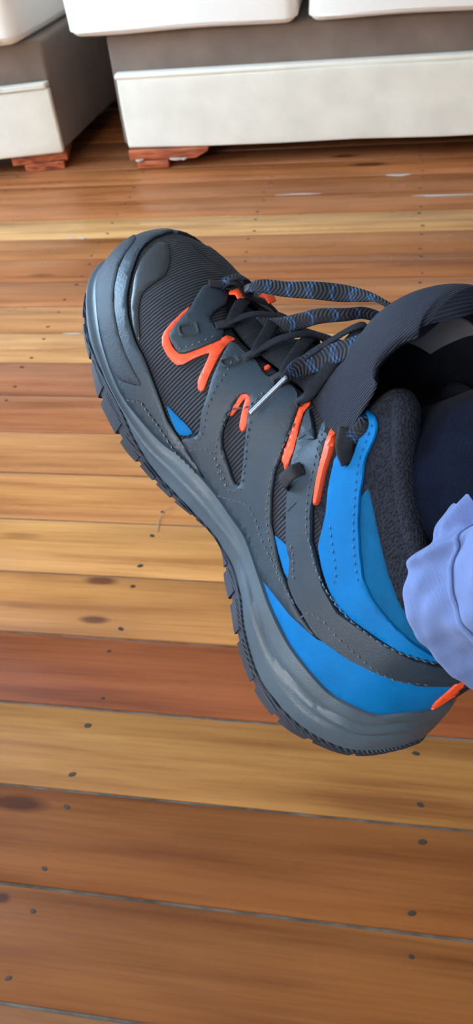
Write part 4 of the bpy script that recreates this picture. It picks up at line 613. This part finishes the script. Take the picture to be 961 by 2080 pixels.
tng=mesh_obj('tongue',V*MM,F,None,boot,True,[M['tongue'],M['lining']],fm)
tng['label']='padded knit tongue rising above the collar'
bm=bmesh.new(); bm.from_mesh(tng.data); bmesh.ops.recalc_face_normals(bm,faces=bm.faces); bm.to_mesh(tng.data); bm.free()
# size tag sewn inside the tongue
def tin(y,z,off):
    i=int(np.argmin(abs(tc[:,2]-th*nt_[:,2]-z))); 
    j=np.interp(z,(tc[:,2]-th*nt_[:,2])[40:82],np.arange(40,82)); u=y/np.interp(j,np.arange(nt),tw)
    P=tsec(u,-1,-off); return np.array([np.interp(j,np.arange(nt),P[:,k]) for k in range(3)])
def tagpatch(name,y0,y1,z0,z1,off,m,parent,k=8,th_=.6,slant=0):
    A=[[tin(y0+(y1-y0)*j/k+slant*i/k,z0+(z1-z0)*i/k,off) for j in range(k+1)] for i in range(k+1)]
    B_=[[tin(y0+(y1-y0)*j/k+slant*i/k,z0+(z1-z0)*i/k,off-th_) for j in range(k+1)] for i in range(k+1)]
    V=np.array(A+B_).reshape(-1,3)*MM; n=(k+1)**2; F=grid_faces(k+1,k+1)+[tuple(i+n for i in f[::-1]) for f in grid_faces(k+1,k+1)]
    rim=[j for j in range(k+1)]+[(i+1)*(k+1)-1 for i in range(1,k+1)]+[n-1-j for j in range(1,k+1)]+[(k-i)*(k+1) for i in range(1,k)]
    F+=[(rim[i],rim[(i+1)%len(rim)],rim[(i+1)%len(rim)]+n,rim[i]+n) for i in range(len(rim))]
    o=mesh_obj(name,V,F,m,parent,True,sharp=50); return o
tg_=tagpatch('size_tag',6,-14,134,164,1.4,M['tag'],tng,th_=.9,slant=-3); tg_['label']='grey woven tag inside the tongue'
for i in range(6):
    z=143+i*3.4; w0=4-(i*1.7)%3; w1=-9+(i*2.3)%4
# eyelets, laces ----------------------------------------------------
def ribbon(name,pts,w,th_,m,hint,parent=boot,n=None,uvk=1.0,twist=None,round_=False):
    pts=np.array(pts,float); n=n or max(16,len(pts)*10)
    P=cr(pts,n); t=np.gradient(P,axis=0); t/=np.linalg.norm(t,axis=1,keepdims=True)+1e-9
    h=np.array(hint,float)
    if h.ndim==1: h=np.tile(h,(n,1))
    else: h=cr(h,n)
    a=np.cross(t,h); a/=np.linalg.norm(a,axis=1,keepdims=True)+1e-9; b=np.cross(a,t)
    W=cr(w,n)[:,0] if np.ndim(w) else np.full(n,float(w)); TH_=np.full(n,float(th_))
    k=12; G=[];
    for j in range(k):
        an=2*math.pi*j/k; ca,sa=math.cos(an),math.sin(an)
        ex=np.sign(ca)*abs(ca)**.7; ez=np.sign(sa)*abs(sa)**.8
        G.append(P+a*(W/2*ex)[:,None]+b*(TH_/2*ez)[:,None])
    G=np.stack(G,1); L_=np.r_[0,np.cumsum(np.linalg.norm(np.diff(P,axis=0),axis=1))]
    uv=np.stack([np.repeat(L_/6,k).reshape(n,k),np.tile([abs(((j/k*2+.5)%2)-1) for j in range(k)],(n,1))],-1).reshape(-1,2)
    F=grid_faces(n,k,closed_v=True,flip=False)+[tuple(range(k)),tuple((n-1)*k+j for j in range(k))[::-1]]
    o=mesh_obj(name,G.reshape(-1,3)*MM,F,m,parent,True,uv=uv)
    bm=bmesh.new(); bm.from_mesh(o.data); bmesh.ops.recalc_face_normals(bm,faces=bm.faces); bm.to_mesh(o.data); bm.free()
    return o
VIEW=np.array([-.2,.55,.8])
def onV(s,v,t=0): return SP(np.array([s]),np.array([v]),float(t))[0]
# webbing loops along the near and far eyestay edge, and criss-cross laces
rows_=[20.2,18.3,16.6,15.0,13.7]
E=[onV(r/NR,.975,2.5) for r in rows_]
def trow(x):  # tongue outer height at given x
    i=int(np.argmin(abs(tc[:50,0]-x))); return tc[i]
for i,r in enumerate(rows_):
    a=onV(r/NR,.86,1.6); b=onV(r/NR,.94,2.6); c=onV(r/NR,.995,3.2); c2=c+np.array([0,-3,1.5])
    for sd in (1,-1):
        f_=np.array([1,sd,1]); nh=np.array([0.2,.6*sd,.8])
        o=ribbon('lace_loop',[a*f_,b*f_,c*f_,c2*f_],4.8,1.1,M['web'],nh,n=20); 
for i in range(len(rows_)-1):
    for sd in (1,-1):
        p=E[i]*np.array([1,sd,1]); q_=E[i+1]*np.array([1,-sd,1]); m_=(p+q_)/2; tz=trow(m_[0])
        m_=np.array([tz[0]+3,0,tz[2]+3.2+(1.2 if sd>0 else 0)])
        m1=p*.55+m_*.45+np.array([1,0,4.0]); m2=q_*.55+m_*.45+np.array([1,0,4.0])
        lc=ribbon('lace',[p-np.array([0,-1.5*sd,4]),p+np.array([0,0,1.5]),m1,m_+np.array([0,0,1]),m2,q_+np.array([0,0,1.5]),q_-np.array([0,1.5*sd,4])],6.2,1.5,M['lace_shaded'],(.35,0,1))
# first bar at the toe end, the keeper and its orange ends
p=E[0]
ribbon('lace',[p*np.array([1,1,1])-np.array([0,0,3]),p+np.array([2,0,2]),np.array([226,0,86]),p*np.array([1,-1,1])+np.array([2,0,2]),p*np.array([1,-1,1])-np.array([0,0,3])],6.4,1.5,M['lace'],(.3,0,1))
# lace bow (free loops standing over the instep)
bow=[(155,-8,108),(158,-16,120),(160,-20,129),(168,-20,127.5),(175,-19,123),(184,-17,116),(193,-10,109),(203,-5,100),(213,0,92.5),(218,0,86),(217,2,79.5),(212,4,76),(205,5,77),(189,5,90),(181,2,101),(176,0,109),(169,-6,117),(166,-14,121),(160,-20,122),(158,-15,112)]
bw=[6.5,5,3.5,3.2,6,8.5,8.5,8,8,7.5,6.5,6.5,6.5,7.5,7.5,7,6,5.5,5,5]
VN=np.array([-.336,.678,.654])
bh=[VN]*7+[(-.1,.7,.6),(.1,.6,.6),(.6,.7,.3),(.8,.6,0),(.3,.8,-.3),(0,.8,.3)]+[VN*np.array([1.5,1,.5])]*7
ribbon('lace_bow',bow,bw,1.4,M['lace'],bh,n=170)['label']='long lace bow standing clear of the instep'
ribbon('lace_bow',[(150,-4,122),(158,-16,112),(166,-18,101),(176,-16,95),(190,-14,86),(200,-10,82)],[5,4,3.5,4,5,5],1.5,M['lace'],(0,.6,.8),n=60)
# free end with its metal tip
fe=[(143,4,134),(145,9,125),(150,12,113),(154,15,103),(156,20,97),(153.5,28,93)]
ribbon('lace_end',fe,[6,8,9.5,10,8.5,4],1.6,M['lace'],VIEW,n=60)['label']='free lace end'
ribbon('lace_end',[(141,-2,130),(148,2,120),(155,8,104),(160,13,92),(158,17,86)],[6,8,8.5,7,5],1.6,M['lace'],VIEW,n=50)
ag=ribbon('aglet',[(153.7,27,94.5),(152.6,32,83),(151.5,36.5,73)],2.3,2.0,M['metal'],VIEW,n=24); ag['label']='metal lace tip'
for sd,pp in ((1,(219,5,80)),(-1,(213,-9,84))):
    o=ribbon('keeper_end',[(pp[0]+3,pp[1],pp[2]),(pp[0],pp[1]-1,pp[2]+2.5),(pp[0]-4,pp[1]-2,pp[2]+1.5)],5.5,2.0,M['orange'],(0,.3,1),n=20); o['label']='orange end of the lace keeper'
o=ribbon('lace_keeper',[(219,3,80),(218,0,87),(214,-5,88)],5,1.4,M['tag'],(.3,.5,.8),n=16); o['label']='pale lace keeper'
# webbing pull loop on the side, lace through the blue hook
s0,v0=PT['loop']; a=onV(s0,v0-.06,2.4); b=onV(s0,v0+.0,6.2); c=onV(s0+.001,v0+.07,2.4)
ribbon('pull_loop',[a,(a+b)/2+np.array([0,2,0]),b,(b+c)/2+np.array([0,2,1]),c],6.5,1.5,M['web'],(1,.2,.1) if False else np.cross(c-a,[1,0,0]),n=30)['label']='black webbing loop'
s0,v0=PT['hook']; a=onV(s0,v0,2.0)
ribbon('lace',[a,a+np.array([1,0,5]),a+np.array([3,-3,13]),np.array([128,14,112]),np.array([143,6,122])],6,1.5,M['lace'],VIEW,n=40)
ribbon('lace_hook',[a+np.array([-6,0,-4]),a+np.array([-1,2.5,0]),a+np.array([5,0,5])],8,1.8,M['web'],VIEW,n=20)
# ================================================================= PERSON (lower leg in sock and trouser)
per=empty('person',MW); tag(per,'person wearing the boot: navy sock and pale blue cotton trouser leg, foot raised','person')
def tube(name,cs,rx,ry,m,k=40,n=70,tilt=None,fn=None,cap=True):
    c=cr(cs,n); X=cr(rx,n)[:,0]; Y=cr(ry,n)[:,0]
    t=np.gradient(c,axis=0); t/=np.linalg.norm(t,axis=1,keepdims=True)
    yy=np.tile([0,1.,0],(n,1)); yy-=t*(yy*t).sum(1)[:,None]; yy/=np.linalg.norm(yy,axis=1,keepdims=True); xx=np.cross(yy,t)
    G=np.empty((n,k,3))
    for j in range(k):
        a=2*math.pi*j/k
        G[:,j]=c+xx*(X*math.cos(a))[:,None]+yy*(Y*math.sin(a))[:,None]
    if fn is not None: G=fn(G)
    F=grid_faces(n,k,closed_v=True)
    if cap: F+=[tuple(range(k))[::-1],tuple((n-1)*k+j for j in range(k))]
    o=mesh_obj(name,G.reshape(-1,3)*MM,F,m,per)
    bm=bmesh.new(); bm.from_mesh(o.data); bmesh.ops.recalc_face_normals(bm,faces=bm.faces); bm.to_mesh(o.data); bm.free(); return o
KN=(-140,5,520)
legc=[(255,0,42),(225,0,46),(190,0,50),(150,0,56),(112,0,70),(84,0,92),(67,0,122),(56,0,148),(32,0,195),(-10,2,280),(-70,4,400),KN,(-100,20,575),(60,60,600),(240,100,560)]
lrx=[10,20,24,29,34,36,38,38,38,46,50,52,58,66,72]; lry=[20,30,32,30,27,27,28,31,36,46,50,52,58,66,72]
tube('leg',legc,[a-2 for a in lrx],[a-2 for a in lry],M['skin'])
tube('sock',legc[:9]+[(10,1,238)],lrx[:9]+[41],lry[:9]+[41],M['sock'],60,110,cap=False).modifiers.new('t','SOLIDIFY').thickness=.0012
# trouser leg: tilted hem ring that rides up over the instep, then rings up to the knee
HEM=[(-18,0,92),(-6,22,88),(8,36,86),(27,44,88),(42,45,95),(52,39,104),(60,29,120),(68,21,148),(80,9,174),(88,-14,174),(78,-34,160),(55,-46,132),(28,-48,108),(2,-36,94),(-14,-18,92)]
def loopcr(P,k):
    P=np.array(P,float); e=np.vstack([P[-3:],P,P[:4]]); n=len(P); s=(np.arange(k)/k*n+3)/(len(e)-1); return crom(e,s)
kk=220; h0=loopcr(HEM,kk)
ang=np.arctan2(h0[:,1]-0,h0[:,0]-35)
rows=[]; CE=[(35,2,120),(22,2,175),(-5,2,250),(-50,3,350),(-100,4,440),(-142,6,525),(-95,22,590),(70,62,618),(260,102,580)]; RE=[52,60,66,68,68,70,74,82,90]
npt=90; ce=cr(CE,npt); re=cr(RE,npt)[:,0]; te=np.gradient(ce,axis=0); te/=np.linalg.norm(te,axis=1,keepdims=True)
y_=np.tile([0,1.,0],(npt,1)); y_-=te*(y_*te).sum(1)[:,None]; y_/=np.linalg.norm(y_,axis=1,keepdims=True); x_=np.cross(y_,te)
def at_(A,i):
    j=min(int(i),npt-2); return A[j]+(A[j+1]-A[j])*(i-j)
IDX=list(np.arange(0,16,.28))+list(range(16,npt))
for i in IDX:
    f=i/(npt-1); w=min(1,i/16); w=w*w*(3-2*w)
    circ=at_(ce,i)+np.outer(np.cos(ang),at_(x_,i))*at_(re,i)+np.outer(np.sin(ang),at_(y_,i))*at_(re,i)
    # hem rings slide up along the leg first
    lift=at_(te,i)*min(i,16)*5.0
    P=(h0+lift)*(1-w)+circ*w
    c0=P.mean(0); rad=P-c0; rl=np.linalg.norm(rad,axis=1,keepdims=True)
    fold=2.2*np.sin(ang*3+i*.30)+1.8*np.sin(ang*5-i*.22+1)+1.2*np.sin(ang*2+i*.6)
    fold=fold*min(1,i/5+.25)+ (2.0*np.sin(ang*5+i*.8+2*np.sin(ang*2))+1.4*np.sin(ang*9-i*.55))*(.35+.65*np.sin(i*.31+ang)**2)*min(1,i/3+.3)-5.0*np.exp(-((i-7-4*np.sin(ang-.6))/1.1)**2)+2.0*np.exp(-((i-5-4*np.sin(ang-.6))/1.2)**2)
    dec=math.exp(-(i/9)**2)
    fold=fold+dec*(2.6*np.exp(-((ang-1.17)/.055)**2)-3.6*np.exp(-((ang-1.03)/.075)**2))
    fold=fold-2.4*np.exp(-((i-2.7-(ang-1.35)*2.4)/.55)**2)*np.exp(-((ang-1.52)/.22)**2)+1.5*np.exp(-((i-3.5-(ang-1.35)*2.4)/.5)**2)*np.exp(-((ang-1.55)/.25)**2)
    fold=fold+.9*np.sin(ang*13+i*1.7+np.sin(i*.9)*2)*np.sin(i*1.1+ang*4)*min(1,i/1.5)+.5*np.sin(ang*24-i*2.2)*np.sin(i*2.3+ang*6)
    if abs(i-3.2)<.2: fold=fold-.7
    rows.append(P+rad/rl*fold[:,None])
# turned hem: inner rows
inner=[rows[k_]-(rows[k_]-rows[k_].mean(0))/np.linalg.norm(rows[k_]-rows[k_].mean(0),axis=1,keepdims=True)*2.0 for k_ in (20,10,3)]
lip=[rows[0]-(rows[0]-rows[0].mean(0))/52*1.0-te[0]*.9]
allr=np.stack(inner+lip+rows)
F=grid_faces(len(allr),kk,closed_v=True)
tr=mesh_obj('trouser_leg',allr.reshape(-1,3)*MM,F,M['denim'],per)
bm=bmesh.new(); bm.from_mesh(tr.data); bmesh.ops.recalc_face_normals(bm,faces=bm.faces); bm.to_mesh(tr.data); bm.free()
tr['label']='pale blue cotton trouser leg'
# hem seam
sm=rows[14]; G=[]
for j in range(6):
    a=2*math.pi*j/6; rad=(sm-sm.mean(0)); rad/=np.linalg.norm(rad,axis=1,keepdims=True); G.append(sm+rad*(.9+.8*math.cos(a))+te[4]*1.1*math.sin(a))
hs=mesh_obj('hem_seam',np.stack(G,1).reshape(-1,3)*MM,grid_faces(kk,6,closed_u=True,closed_v=True),M['denim'],per)
bm=bmesh.new(); bm.from_mesh(hs.data); bmesh.ops.recalc_face_normals(bm,faces=bm.faces); bm.to_mesh(hs.data); bm.free()
# ================================================================= thread on the floor
th=[(-.408,1.140,.0012),(-.413,1.133,.004),(-.419,1.121,.005),(-.4245,1.108,.003),(-.4255,1.095,.002),(-.423,1.082,.0012),(-.4217,1.0715,.0012)]
P=crom(th,np.linspace(0,1,50)); G=[]
for j in range(6):
    a=2*math.pi*j/6; G.append(P+np.array([math.cos(a)*.0007,0,math.sin(a)*.0007]))
t_=mesh_obj('thread',np.stack(G,1).reshape(-1,3),grid_faces(50,6,closed_v=True),mat('pale_thread',(.45,.35,.28),.8)); tag(t_,'thin pale curled thread lying on the boards beside the boot sole','thread')
